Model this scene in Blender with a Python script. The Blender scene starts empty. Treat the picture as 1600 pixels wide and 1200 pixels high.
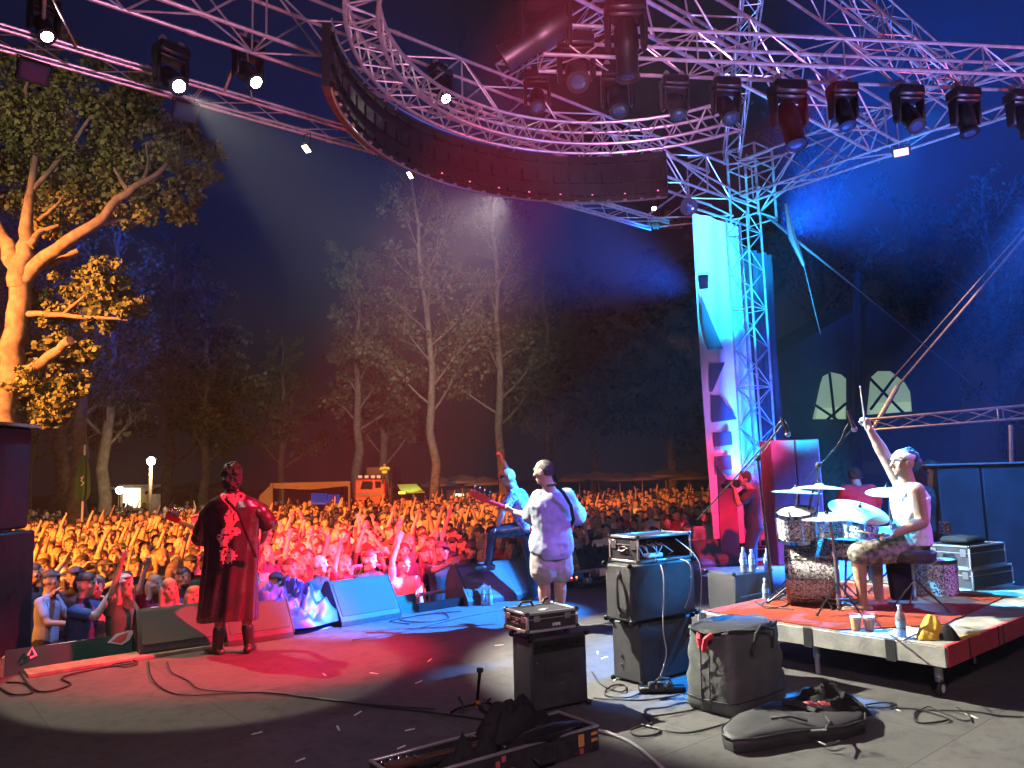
import bpy, math, random
from mathutils import noise as mnoise
from mathutils import Vector, Matrix, Quaternion
V = Vector
sc = bpy.context.scene
col = sc.collection
rnd = random.Random(7)
R = math.radians

# ------------------------------------------------------------------ camera, world, exposure
FPX, PITCH, ROLL, YAW, EYE = 1200.0, math.atan(142/1200), 0.027, R(39.7), 1.6
Fh = V((math.sin(YAW), math.cos(YAW), 0)); ZZ = V((0, 0, 1))
CF = Fh*math.cos(PITCH) + ZZ*math.sin(PITCH)
_U0 = -Fh*math.sin(PITCH) + ZZ*math.cos(PITCH)
_R0 = V((Fh.y, -Fh.x, 0))
CR = _R0*math.cos(ROLL) - _U0*math.sin(ROLL)
CU = _U0*math.cos(ROLL) + _R0*math.sin(ROLL)
CC = V((0, 0, EYE))
camd = bpy.data.cameras.new("camera"); cam = bpy.data.objects.new("camera", camd); col.objects.link(cam)
camd.sensor_width = 36; camd.lens = 36*FPX/1600; camd.clip_start = 0.05; camd.clip_end = 1000
M4 = Matrix((CR, CU, -CF)).transposed().to_4x4(); M4.translation = CC
cam.matrix_world = M4
sc.camera = cam

world = bpy.data.worlds.new("World"); sc.world = world; world.use_nodes = True
wn = world.node_tree; wn.nodes.clear()
wo = wn.nodes.new('ShaderNodeOutputWorld'); wb = wn.nodes.new('ShaderNodeBackground')
wb.inputs[0].default_value = (0.19, 0.17, 0.27, 1); wb.inputs[1].default_value = 0.022
wn.links.new(wb.outputs[0], wo.inputs[0])
sc.view_settings.view_transform = 'Standard'; sc.view_settings.look = 'None'
sc.view_settings.exposure = 0.25; sc.view_settings.gamma = 1.0
sc.render.film_transparent = False
cy = sc.cycles
cy.use_denoising = True
cy.max_bounces = 4; cy.diffuse_bounces = 2; cy.glossy_bounces = 2; cy.transmission_bounces = 4; cy.volume_bounces = 0; cy.transparent_max_bounces = 8
cy.sample_clamp_indirect = 3.0
cy.use_adaptive_sampling = True; cy.adaptive_threshold = 0.03
cy.caustics_reflective = False; cy.caustics_refractive = False

def spot(name, loc, aim, power, color, deg=40, blend=0.3, size=0.08):
    l = bpy.data.lights.new(name, 'SPOT'); l.energy = power; l.color = color
    l.spot_size = R(deg); l.spot_blend = blend; l.shadow_soft_size = size
    o = bpy.data.objects.new(name, l); col.objects.link(o); o.location = loc
    o.rotation_euler = (V(aim)-V(loc)).to_track_quat('-Z', 'Y').to_euler()
    return o
def point(name, loc, power, color, size=0.1):
    l = bpy.data.lights.new(name, 'POINT'); l.energy = power; l.color = color; l.shadow_soft_size = size
    o = bpy.data.objects.new(name, l); col.objects.link(o); o.location = loc
    return o

# ------------------------------------------------------------------ picture measurements turned into places on the stage
def ray(px, py): return CF + CR*((px-800)/FPX) - CU*((py-600)/FPX)
def W(px, py, d): return CC + ray(px, py)*d
def G(px, py, z=0.0):
    r = ray(px, py); return CC + r*((z-EYE)/r.z)
def GY(px, py, Y):
    r = ray(px, py); return CC + r*(Y/r.y)
def GX(px, py, X):
    r = ray(px, py); return CC + r*(X/r.x)
def depth(p): return (V(p)-CC).dot(CF)
def project(p):
    v = V(p)-CC; d = v.dot(CF); return 800+FPX*v.dot(CR)/d, 600-FPX*v.dot(CU)/d, d
# ------------------------------------------------------------------ the stage lights (several added spots belong to no fixture)
ORANGE=(1.0,0.25,0.035); RED=(1.0,0.02,0.06); BLUE=(0.01,0.22,1.0); CYAN=(0.05,0.55,1.0); WARM=(1.0,0.93,0.72); MAG=(1.0,0.12,0.55); VIO=(0.5,0.2,1.0)
LIGHTS = [
 # name, loc, aim, power, colour, deg, blend, size
 ("key_left_two", (1.6,10.7,6.5), (2.3,7.2,0), 1300, (1.0,0.86,0.62), 24, .10, .05),
 ("crowd_orange", (-12,8.0,8.0), (7.0,19.0,-1), 90000, ORANGE, 42, .6, .2),
 ("crowd_orange_two", (-3.5,10.9,7.0), (2.6,11.8,-1), 2600, ORANGE, 60, .6, .2),
 ("crowd_orange_far", (-12,8.5,8.5), (18,27.,-1), 70000, (1.0,.20,.03), 24, .9, .2),
 ("crowd_red", (3.0,1.0,6.3), (5.9,12.2,0.2), 150000, RED, 21, .8, .1),
 ("red_crewman", (8.9,4.4,5.7), (10.80,7.24,0.91), 5000, (1.0,.02,.06), 15, .8, .06),
 ("red_guitarist", (6.3,2.6,5.2), (3.1,6.9,0.55), 19000, RED, 25, .9, .08),
 ("front_blue", (2.4,8.5,6.3), (1.5,10.0,-.3), 2400, (0.18,0.38,1.0), 30, .5, .1),
 ("front_blue_two", (4.4,8.7,6.3), (4.0,9.9,-.3), 450, (0.3,0.3,1.0), 26, .5, .1),
 ("blue_wedge", (8.2,4.0,5.9), (4.2,8.3,0.3), 26000, BLUE, 14, .25, .08),
 ("blue_singer", (9.6,3.4,5.8), (6.15,6.8,1.25), 52000, (0.02,0.25,1.0), 20, .4, .08),
 ("blue_rack", (9.0,0.4,5.6), (5.1,4.05,1.06), 11000, (0.01,0.33,1.0), 7.5, .6, .06),
 ("kit_blue", (9.4,3.6,5.6), (6.7,3.9,1.1), 15000, (0.01,0.28,1.0), 28, .6, .08),
 ("cyan_tower", (10.4,5.2,.35), (14.0,8.9,5.9), 34000, (0.0,0.50,1.0), 27, .9, .1),
 ("blue_tower_side", (12.6,8.0,.8), (15.4,9.7,3.8), 5000, (0.004,0.12,1.0), 60, .9, .1),
 ("red_tower", (9.8,6.2,4.8), (13.25,9.1,.3), 3800, (1.0,.02,.10), 34, .9, .1),
 ("violet_tower", (9.8,5.8,1.5), (13.3,9.0,2.8), 700, (.55,.2,1.0), 28, .9, .1),
 ("cabinet_red_light", (8.6,3.2,.8), (10.93,6.04,1.21), 900, (1.0,.03,.16), 34, .6, .1),
 ("cyan_drummer", (4.6,6.6,6.2), (7.15,3.7,1.7), 15000, (0.03,0.5,1.0), 17, .6, .08),
 ("white_drummer", (2.4,10.9,6.5), (6.9,3.7,.95), 9000, (1.0,0.92,0.8), 15, .6, .08),
 ("blue_cabinets", (8.4,0.8,5.8), (10.4,3.6,0.8), 5000, (0.02,0.25,1.0), 40, .6, .08),
 ("violet_back", (9.0,-1.0,4.2), (7.2,3.4,1.2), 1100, (0.5,0.1,1.0), 26, .5, .08),
 ("blue_air", (13.8,10.3,5.6), (11.,16.5,9.2), 70000, (0.004,0.11,1.0), 70, 1., .3),  # added spot behind the banner, there to make the haze glow blue
 ("violet_bass", (5.2,-1.2,5.2), (5.6,6.2,1.3), 3000, (.30,.06,1.0), 11, .5, .08),
 ("blue_air_mid", (14.6,8.4,6.6), (22.0,6.0,12.0), 130000, (0.004,0.11,1.0), 90, 1., .2),  # added spot that fills the haze right of the tower with blue
 ("haze_glow_blue", (15.2,3.58,6.8), (14.3,4.3,4.6), 260000, (0.02,0.14,1.0), 34, 1., .1),  # added spot; its glow in the haze stands in for a smoke cloud
 ("haze_glow_low", (16.36,4.3,4.49), (15.8,4.9,2.9), 60000, (0.03,0.14,1.0), 30, 1., .1),  # second added spot, a lower blue glow standing in for smoke
 ("truss_magenta", (2.0,1.5,2.6), (5.4,8.2,8.8), 2500, (1.0,.34,.62), 82, .8, .3),
 ("truss_violet", (8.0,1.0,2.5), (10,5.0,9.0), 1900, (0.40,0.30,1.0), 92, .8, .3),
 ("truss_red", (12.0,-.5,4.5), (11,2.5,6.4), 700, (1.0,0.1,0.2), 90, .8, .3),
 ("truss_blue", (12.0,6.0,3.8), (13.2,7.0,8), 1600, (0.06,0.3,1.0), 130, .8, .3),
 ("tree_amber", (-4.0,10.0,6.6), (1.6,16.6,6.0), 2600, (1.0,.68,.36), 60, .7, .2),  # added spot that warms the left tree
 ("tree_fill", (9.0,11.0,6.9), (25,42,10.5), 38000, (1.,.88,.80), 40, .9, .2),  # added spot to brighten the far trees, slightly warm white
 ("beam_warm_spot", (15.5,12.5,5.0), (18.,7.,2.6), 1500, (1.0,.45,.15), 60, .6, .1),  # added warm spot to make the canopy beam orange
 ("fill_magenta", (-1.0,-1.5,4.5), (3,4,0), 1050, (0.85,0.55,0.66), 130, .9, .5),  # added fill from behind the camera, lifts the shadows
 ("red_pool", (4.6,4.6,5.7), (3.5,6.4,0), 1500, (1.0,.03,.10), 40, 1., .1),
]
for L in LIGHTS: spot(*L)

# ------------------------------------------------------------------ materials
def mat(name, color=(.5,.5,.5), rough=.6, metal=0., emit=None, estr=0., noise=0., nscale=20., bump=0., bscale=60., spec=.5, trans=0., c2=None, alpha=1., use_obj=False, coat=0.):
    m = bpy.data.materials.new(name); m.use_nodes = True
    n = m.node_tree; b = n.nodes['Principled BSDF']
    b.inputs['Base Color'].default_value = (*color, 1); b.inputs['Roughness'].default_value = rough
    b.inputs['Metallic'].default_value = metal; b.inputs['Specular IOR Level'].default_value = spec
    b.inputs['Transmission Weight'].default_value = trans; b.inputs['Alpha'].default_value = alpha
    b.inputs['Coat Weight'].default_value = coat
    if emit: b.inputs['Emission Color'].default_value = (*emit, 1); b.inputs['Emission Strength'].default_value = estr
    if noise or bump or c2 or use_obj:
        tc = n.nodes.new('ShaderNodeTexCoord')
        nz = n.nodes.new('ShaderNodeTexNoise'); nz.inputs['Scale'].default_value = nscale; nz.inputs['Detail'].default_value = 5
        n.links.new(tc.outputs['Object'], nz.inputs['Vector'])
        mx = n.nodes.new('ShaderNodeMix'); mx.data_type = 'RGBA'
        c2 = c2 or tuple(c*(1-noise) for c in color)
        mx.inputs[6].default_value = (*color, 1); mx.inputs[7].default_value = (*c2, 1)
        rp = n.nodes.new('ShaderNodeValToRGB'); rp.color_ramp.elements[0].position = .38; rp.color_ramp.elements[1].position = .62
        n.links.new(nz.outputs['Fac'], rp.inputs[0]); n.links.new(rp.outputs[0], mx.inputs[0])
        if use_obj:
            oi = n.nodes.new('ShaderNodeObjectInfo')
            m2 = n.nodes.new('ShaderNodeMix'); m2.data_type = 'RGBA'; m2.blend_type = 'MULTIPLY'; m2.inputs[0].default_value = 1
            n.links.new(mx.outputs[2], m2.inputs[6]); n.links.new(oi.outputs['Color'], m2.inputs[7]); n.links.new(m2.outputs[2], b.inputs['Base Color'])
        else: n.links.new(mx.outputs[2], b.inputs['Base Color'])
        if bump:
            nb = n.nodes.new('ShaderNodeTexNoise'); nb.inputs['Scale'].default_value = bscale; nb.inputs['Detail'].default_value = 4
            n.links.new(tc.outputs['Object'], nb.inputs['Vector'])
            bp = n.nodes.new('ShaderNodeBump'); bp.inputs['Strength'].default_value = bump; bp.inputs['Distance'].default_value = .01
            n.links.new(nb.outputs['Fac'], bp.inputs['Height']); n.links.new(bp.outputs[0], b.inputs['Normal'])
    return m
MT = {}
def mm(name, *a, **k):
    MT[name] = mat(name, *a, **k); return MT[name]
mm('aluminium', (.62,.62,.64), .38, .75, noise=.25, nscale=9)
mm('steel', (.45,.45,.47), .3, .9)
mm('chrome', (.8,.8,.82), .12, 1.)
mm('black_metal', (.006,.006,.008), .42, 0., noise=.3, nscale=30, spec=.35)
mm('black_paint', (.015,.015,.017), .55, noise=.5, nscale=12, bump=.25, bscale=260)
mm('black_vinyl', (.035,.035,.04), .5, noise=.35, nscale=8, bump=.5, bscale=420)
mm('black_fabric', (.018,.018,.02), .9, noise=.4, nscale=5, bump=.4, bscale=120, spec=.2)
mm('rubber', (.015,.015,.016), .7)
mm('cable', (.012,.012,.014), .5)
mm('cable_grey', (.35,.35,.36), .5)
mm('grille', (.02,.02,.022), .6, noise=.5, nscale=300, bump=.6, bscale=500)
mm('lamp_white', (1,1,1), .5, emit=(1.0,.97,.82), estr=60)
mm('led_pink', (.8,.2,.4), .5, emit=(1.0,.2,.3), estr=1.5)
mm('lens_glass', (.02,.04,.09), .12, .0, coat=.3)
mm('white_plastic', (.75,.75,.75), .4)
mm('paper', (.8,.8,.78), .8, noise=.1)

# ------------------------------------------------------------------ mesh builder
ORG = {}
EACH = {'corner_guard','foot','catch','knob','screw','tape_strip','corner_ball','socket','handle_bracket','rivet','wing_nut_','status_light','name_plate','sticker','top_sticker','trim','brace','patch_cable','cradle_arm'}
class MB:
    def __init__(s): s.v=[]; s.f=[]; s.m=[]; s.ch=[]
    def add(s, vs, fs, mi=0):
        n=len(s.v); s.ch.append((n,len(s.f))); s.v += [tuple(v) for v in vs]; s.f += [tuple(i+n for i in f) for f in fs]; s.m += [mi]*len(fs); return s
    def box(s, c, sx, sy, sz, ax=None, mi=0, b=0.0, taper=1.0, tapery=None):
        X,Y,Z = ax or (V((1,0,0)),V((0,1,0)),V((0,0,1))); c=V(c); hx,hy,hz=sx/2,sy/2,sz/2
        b=min(b, hx*.9, hy*.9, hz*.9); ty = taper if tapery is None else tapery
        def P(x,y,z):
            k=(z/hz+1)/2; return c+X*(x*(1+(taper-1)*k))+Y*(y*(1+(ty-1)*k))+Z*z
        if b<=0:
            vs=[P(x,y,z) for x in(-hx,hx) for y in(-hy,hy) for z in(-hz,hz)]
            return s.add(vs,[(0,1,3,2),(4,6,7,5),(0,4,5,1),(2,3,7,6),(0,2,6,4),(1,5,7,3)],mi)
        vs=[];idx={}
        for a in(-1,1):
            for bb in(-1,1):
                for cc in(-1,1):
                    idx[a,bb,cc,0]=len(vs);vs.append(P(a*hx,bb*(hy-b),cc*(hz-b)))
                    idx[a,bb,cc,1]=len(vs);vs.append(P(a*(hx-b),bb*hy,cc*(hz-b)))
                    idx[a,bb,cc,2]=len(vs);vs.append(P(a*(hx-b),bb*(hy-b),cc*hz))
        fs=[]
        for a in(-1,1):
            q=[idx[a,-1,-1,0],idx[a,1,-1,0],idx[a,1,1,0],idx[a,-1,1,0]]; fs.append(q if a>0 else q[::-1])
            q=[idx[-1,a,-1,1],idx[1,a,-1,1],idx[1,a,1,1],idx[-1,a,1,1]]; fs.append(q[::-1] if a>0 else q)
            q=[idx[-1,-1,a,2],idx[1,-1,a,2],idx[1,1,a,2],idx[-1,1,a,2]]; fs.append(q if a>0 else q[::-1])
            for d in(-1,1):
                q=[idx[a,d,-1,0],idx[a,d,1,0],idx[a,d,1,1],idx[a,d,-1,1]]; fs.append(q if a*d<0 else q[::-1])
                q=[idx[a,-1,d,0],idx[a,1,d,0],idx[a,1,d,2],idx[a,-1,d,2]]; fs.append(q if a*d>0 else q[::-1])
                q=[idx[-1,a,d,1],idx[1,a,d,1],idx[1,a,d,2],idx[-1,a,d,2]]; fs.append(q if a*d<0 else q[::-1])
                for e in(-1,1):
                    q=[idx[a,d,e,0],idx[a,d,e,1],idx[a,d,e,2]]; fs.append(q if a*d*e>0 else q[::-1])
        return s.add(vs,fs,mi)
    def rings(s, rings, mi=0, cap=True, close=False):
        n=len(rings[0]); vs=[p for r in rings for p in r]; fs=[]
        m=len(rings)
        for i in range(m if close else m-1):
            j=(i+1)%m
            for k in range(n):
                l=(k+1)%n; fs.append((i*n+k,i*n+l,j*n+l,j*n+k))
        if cap and not close: fs.append(tuple(range(n))[::-1]); fs.append(tuple((m-1)*n+k for k in range(n)))
        return s.add(vs,fs,mi)
    def tube(s, a, b, r0, r1=None, n=6, mi=0, cap=True):
        a=V(a);b=V(b); r1=r0 if r1 is None else r1; d=(b-a)
        if d.length<1e-6: return s
        d.normalize(); u=d.orthogonal().normalized(); w=d.cross(u)
        return s.rings([[p+u*(r*math.cos(2*math.pi*k/n))+w*(r*math.sin(2*math.pi*k/n)) for k in range(n)] for p,r in((a,r0),(b,r1))],mi,cap)
    def path(s, pts, r, n=6, mi=0, cap=True, close=False, flat=None):
        pts=[V(p) for p in pts]; m=len(pts); rr=r if isinstance(r,(list,tuple)) else [r]*m
        rings=[]; u=None
        for i,p in enumerate(pts):
            if close: t=pts[(i+1)%m]-pts[i-1]
            else: t=pts[min(i+1,m-1)]-pts[max(i-1,0)]
            if t.length<1e-7: t=V((0,0,1))
            t.normalize()
            if u is None: u=t.orthogonal().normalized()
            else:
                u=u-t*u.dot(t); u = u.normalized() if u.length>1e-5 else t.orthogonal().normalized()
            w=t.cross(u)
            rings.append([p+u*(rr[i]*math.cos(2*math.pi*k/n))+w*(rr[i]*math.sin(2*math.pi*k/n)) for k in range(n)])
        return s.rings(rings,mi,cap,close)
    def lathe(s, prof, org=(0,0,0), axis=(0,0,1), n=16, mi=0, cap=True):
        org=V(org); a=V(axis).normalized(); u=a.orthogonal().normalized(); w=a.cross(u)
        return s.rings([[org+a*z+u*(r*math.cos(2*math.pi*k/n))+w*(r*math.sin(2*math.pi*k/n)) for k in range(n)] for r,z in prof],mi,cap)
    def sphere(s, c, rx, ry=None, rz=None, n=12, m=8, mi=0, ax=None):
        ry=rx if ry is None else ry; rz=rx if rz is None else rz; X,Y,Z=ax or (V((1,0,0)),V((0,1,0)),V((0,0,1))); c=V(c)
        return s.rings([[c+X*(rx*math.sin(t)*math.cos(2*math.pi*k/n))+Y*(ry*math.sin(t)*math.sin(2*math.pi*k/n))-Z*(rz*math.cos(t)) for k in range(n)] for t in [max(.02,min(math.pi-.02,math.pi*i/m)) for i in range(m+1)]],mi)
    def prism(s, poly, off, mi=0):
        n=len(poly); off=V(off); vs=[V(p) for p in poly]+[V(p)+off for p in poly]
        fs=[tuple(range(n))[::-1],tuple(range(n,2*n))]+[(k,(k+1)%n,n+(k+1)%n,n+k) for k in range(n)]
        return s.add(vs,fs,mi)
    def mesh(s, name, mats, smooth=None, o=V((0,0,0))):
        me=bpy.data.meshes.new(name); me.from_pydata([(v[0]-o.x,v[1]-o.y,v[2]-o.z) for v in s.v],[],s.f)
        for m in (mats if isinstance(mats,(list,tuple)) else [mats]): me.materials.append(MT[m] if isinstance(m,str) else m)
        me.polygons.foreach_set('material_index', s.m)
        if smooth is not None:
            me.polygons.foreach_set('use_smooth',[True]*len(s.f))
            if smooth<179: me.set_sharp_from_angle(angle=R(smooth))
        me.update(); return me
    def build(s, name, mats, parent=None, smooth=40, org=None):
        if name in EACH and len(s.ch)>1:
            e=s.ch+[(len(s.v),len(s.f))]; o=None
            for (v0,f0),(v1,f1) in zip(e,e[1:]):
                q=MB(); q.v=s.v[v0:v1]; q.f=[tuple(i-v0 for i in f) for f in s.f[f0:f1]]; q.m=s.m[f0:f1]; o=q.build(name,mats,parent,smooth,org)
            return o
        o0 = ORG[parent.name] if parent is not None else (V(org) if org is not None else V((0,0,0)))
        o=bpy.data.objects.new(name, s.mesh(name,mats,smooth,o0)); col.objects.link(o)
        if parent is not None: o.parent=parent; ORG[o.name]=o0
        else: o.location=o0; ORG[o.name]=o0
        return o
def tag(o, label=None, cat=None, group=None, kind=None):
    if label: o['label']=label
    if cat: o['category']=cat
    if group: o['group']=group
    if kind: o['kind']=kind
    return o
def thing(name, loc, label, cat, group=None):
    o=bpy.data.objects.new(name,None); col.objects.link(o); o.location=loc; o.empty_display_size=.1; ORG[o.name]=V(loc)
    return tag(o,label,cat,group)
def dup(root, loc, rot=None, label=None, group=None, scale=None):
    r=root.copy(); col.objects.link(r); r.location=loc
    if rot is not None: r.rotation_mode='QUATERNION'; r.rotation_quaternion=rot
    if scale: r.scale=(scale,)*3
    if label: r['label']=label
    if group: r['group']=group
    for ch in root.children:
        c=ch.copy(); col.objects.link(c); c.parent=r
        for g in ch.children:
            d=g.copy(); col.objects.link(d); d.parent=c
    return r
def lerp(a,b,t): return V(a)*(1-t)+V(b)*t
# ------------------------------------------------------------------ ground and stage floor
def floor_mat():
    m=bpy.data.materials.new('stage_deck'); m.use_nodes=True; n=m.node_tree; b=n.nodes['Principled BSDF']
    tc=n.nodes.new('ShaderNodeTexCoord')
    def noise(s,d=6,r=.6):
        z=n.nodes.new('ShaderNodeTexNoise'); z.inputs['Scale'].default_value=s; z.inputs['Detail'].default_value=d; z.inputs['Roughness'].default_value=r
        n.links.new(tc.outputs['Object'],z.inputs['Vector']); return z
    a=noise(1.3,8,.65); c=noise(180,3,.8); s=noise(9,5,.7)
    r1=n.nodes.new('ShaderNodeValToRGB'); r1.color_ramp.elements[0].position=.3; r1.color_ramp.elements[0].color=(.075,.072,.072,1); r1.color_ramp.elements[1].position=.7; r1.color_ramp.elements[1].color=(.125,.12,.118,1)
    n.links.new(a.outputs['Fac'],r1.inputs[0])
    r2=n.nodes.new('ShaderNodeValToRGB'); r2.color_ramp.elements[0].position=.42; r2.color_ramp.elements[0].color=(.55,.55,.55,1); r2.color_ramp.elements[1].position=.62; r2.color_ramp.elements[1].color=(1.35,1.35,1.35,1)
    n.links.new(c.outputs['Fac'],r2.inputs[0])
    mx=n.nodes.new('ShaderNodeMix'); mx.data_type='RGBA'; mx.blend_type='MULTIPLY'; mx.inputs[0].default_value=1
    n.links.new(r1.outputs[0],mx.inputs[6]); n.links.new(r2.outputs[0],mx.inputs[7])
    # panel joints
    br=n.nodes.new('ShaderNodeTexBrick'); br.offset=.5; br.inputs['Scale'].default_value=1; br.inputs['Mortar Size'].default_value=.004; br.inputs['Brick Width'].default_value=2.0; br.inputs['Row Height'].default_value=1.0
    br.inputs['Color1'].default_value=(1,1,1,1); br.inputs['Color2'].default_value=(.86,.86,.86,1); br.inputs['Mortar'].default_value=(.35,.35,.35,1)
    n.links.new(tc.outputs['Object'],br.inputs['Vector'])
    m2=n.nodes.new('ShaderNodeMix'); m2.data_type='RGBA'; m2.blend_type='MULTIPLY'; m2.inputs[0].default_value=1
    n.links.new(mx.outputs[2],m2.inputs[6]); n.links.new(br.outputs[0],m2.inputs[7])
    mp=n.nodes.new('ShaderNodeMapping'); mp.inputs['Scale'].default_value=(1.2,14,1); mp.inputs['Rotation'].default_value=(0,0,.5); n.links.new(tc.outputs['Object'],mp.inputs['Vector'])
    z=n.nodes.new('ShaderNodeTexNoise'); z.inputs['Scale'].default_value=3.; z.inputs['Detail'].default_value=9; z.inputs['Roughness'].default_value=.75; n.links.new(mp.outputs[0],z.inputs['Vector'])
    r3=n.nodes.new('ShaderNodeValToRGB'); r3.color_ramp.elements[0].position=.60; r3.color_ramp.elements[0].color=(0,0,0,1); r3.color_ramp.elements[1].position=.74; r3.color_ramp.elements[1].color=(.5,.5,.5,1); n.links.new(z.outputs['Fac'],r3.inputs[0])
    r4=n.nodes.new('ShaderNodeValToRGB'); r4.color_ramp.elements[0].position=.30; r4.color_ramp.elements[0].color=(.5,.5,.5,1); r4.color_ramp.elements[1].position=.5; r4.color_ramp.elements[1].color=(1,1,1,1); n.links.new(s.outputs['Fac'],r4.inputs[0])
    m3=n.nodes.new('ShaderNodeMix'); m3.data_type='RGBA'; n.links.new(r3.outputs[0],m3.inputs[0]); n.links.new(m2.outputs[2],m3.inputs[6]); m3.inputs[7].default_value=(.24,.235,.22,1)
    m4=n.nodes.new('ShaderNodeMix'); m4.data_type='RGBA'; m4.blend_type='MULTIPLY'; m4.inputs[0].default_value=1; n.links.new(m3.outputs[2],m4.inputs[6]); n.links.new(r4.outputs[0],m4.inputs[7]); n.links.new(m4.outputs[2],b.inputs['Base Color'])
    bp=n.nodes.new('ShaderNodeBump'); bp.inputs['Strength'].default_value=.5; bp.inputs['Distance'].default_value=.004
    n.links.new(c.outputs['Fac'],bp.inputs['Height']); n.links.new(bp.outputs[0],b.inputs['Normal'])
    b.inputs['Roughness'].default_value=.62; b.inputs['Specular IOR Level'].default_value=.35
    return m
MT['stage_deck']=floor_mat()
mm('grass_soil', (.05,.055,.03), .95, c2=(.03,.028,.018), nscale=.6, bump=.6, bscale=8)
tag(MB().add([(-160,-60,-1.1),(240,-60,-1.1),(240,300,-1.1),(-160,300,-1.1)],[(0,1,2,3)]).build('ground','grass_soil',smooth=None),kind='structure')
EDGE=8.05
tag(MB().box((7,1.2,-.03),16.,13.7,.06).build('stage_floor','stage_deck',smooth=None),kind='structure')
b=MB()
mm('skirt_cloth',(.02,.02,.022),.9,noise=.4,nscale=3)
b.box((7,8.03,-.575),15.9,.02,1.03)
tag(b.build('stage_front_wall','skirt_cloth',smooth=None),'black cloth skirt hanging below the front edge of the stage','stage skirt',kind='structure')

# ------------------------------------------------------------------ trusses
def truss(name,label,A,B,w,h,rc=.024,rb=.012,seg=.5,side=None,group=None,cat='truss',mats='aluminium',three=False,parts=True,up=None):
    A=V(A);B=V(B);d=(B-A);L=d.length;d.normalize()
    up=V(up) if up else (ZZ if abs(d.z)<.8 else V((0,1,0)))
    s=d.cross(up).normalized(); u=s.cross(d).normalized()
    cs=[(-w/2,0),(w/2,0),(w/2,h),(-w/2,h)] if not three else [(-w/2,0),(w/2,0),(0,h)]
    t=thing(name,A,label,cat,group)
    n=max(2,int(round(L/seg)))
    rc*=.86; rb*=.86
    for x,y in cs:
        b=MB(); b.tube(A+s*x+u*y,B+s*x+u*y,rc,n=8)
        if parts:
            for q in range(1,max(2,int(L/2.5))):     # couplers
                p=A+d*(L*q/max(1,int(L/2.5)))+s*x+u*y
                b.tube(p-d*.05,p+d*.05,rc*1.35,n=8)
        b.build('chord',mats,t)
    b=MB(); k=len(cs)
    for j in range(k):
        a0,a1=cs[j],cs[(j+1)%k]
        for i in range(n):
            p0=A+d*(L*i/n); p1=A+d*(L*(i+1)/n)
            c0,c1=(a0,a1) if (i+j)%2==0 else (a1,a0)
            b.tube(p0+s*c0[0]+u*c0[1],p1+s*c1[0]+u*c1[1],rb,n=5,cap=False)
        for i in range(0,n+1,4):
            p0=A+d*(L*i/n); b.tube(p0+s*a0[0]+u*a0[1],p0+s*a1[0]+u*a1[1],rb,n=5,cap=False)
    b.build('lattice',mats,t)
    return t
TOPZ=7.0
truss('roof_truss','heavy front roof truss lit pink, running from the upper left to the tower',(-2.5,8.85,TOPZ),(13.0,8.85,TOPZ),.46,.72,.03,.017,.75)
truss('eave_truss','low outer eave truss carrying the white floodlights above the crowd',(-2.5,10.6,TOPZ),(13.2,10.6,TOPZ),.52,.06,.027,.011,.7)
for i,x in enumerate((1.2,3.4,5.6,7.9,10.2,12.4)):
    t=thing('roof_strut',(x,9.08,TOPZ+.02),['tilted strut bar nearest the left edge, joining roof truss and eave truss','strut bar beside the green-glowing lamp joining the two front trusses','third strut bar joining roof and eave trusses, just left of the curved screen','strut bar hidden partly by the curved screen, joining both front trusses','strut bar behind the curved screen right end','strut bar closest to the tower, lit blue'][i],'strut','struts between roof truss and eave truss')
    MB().tube((x-.06,9.08,TOPZ+.3),(x+.1,10.36,TOPZ+.05),.022,n=6).build('tube','aluminium',t)
    MB().tube((x-.06,9.08,TOPZ),(x+.5,10.36,TOPZ-.0),.012,n=6).build('tie_rod','aluminium',t)
TX,TY=14.0,8.75
truss('tower_truss','tall square truss tower lit cyan above and red below, right of the white banner',(TX,TY,0),(TX,TY-.0001,6.95),.5,.5,.028,.013,.42,up=(0,1,0),cat='tower')
truss('side_truss','side roof truss running back from the blue tower towards the upper right edge',(13.25,8.4,TOPZ),(13.25,-2.5,TOPZ),.46,.72,.03,.017,.75)
truss('roof_truss','short high roof truss with a thick bright chord above the lighting truss',(3.,5.55,TOPZ),(13.0,5.55,TOPZ),.46,.6,.03,.016,.7)
truss('roof_truss','farther right high roof truss running down towards the side truss',(4.,4.3,TOPZ+.2),(13.0,4.3,TOPZ+.2),.3,.4,.022,.011,.5)
la,lb=V((5.3,5.75,6.0)),V((13.2,.75,6.0))
truss('lighting_truss','straight lighting truss glowing pink and red with the row of moving heads under it',la,lb,.34,.34,.025,.011,.42)
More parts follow.
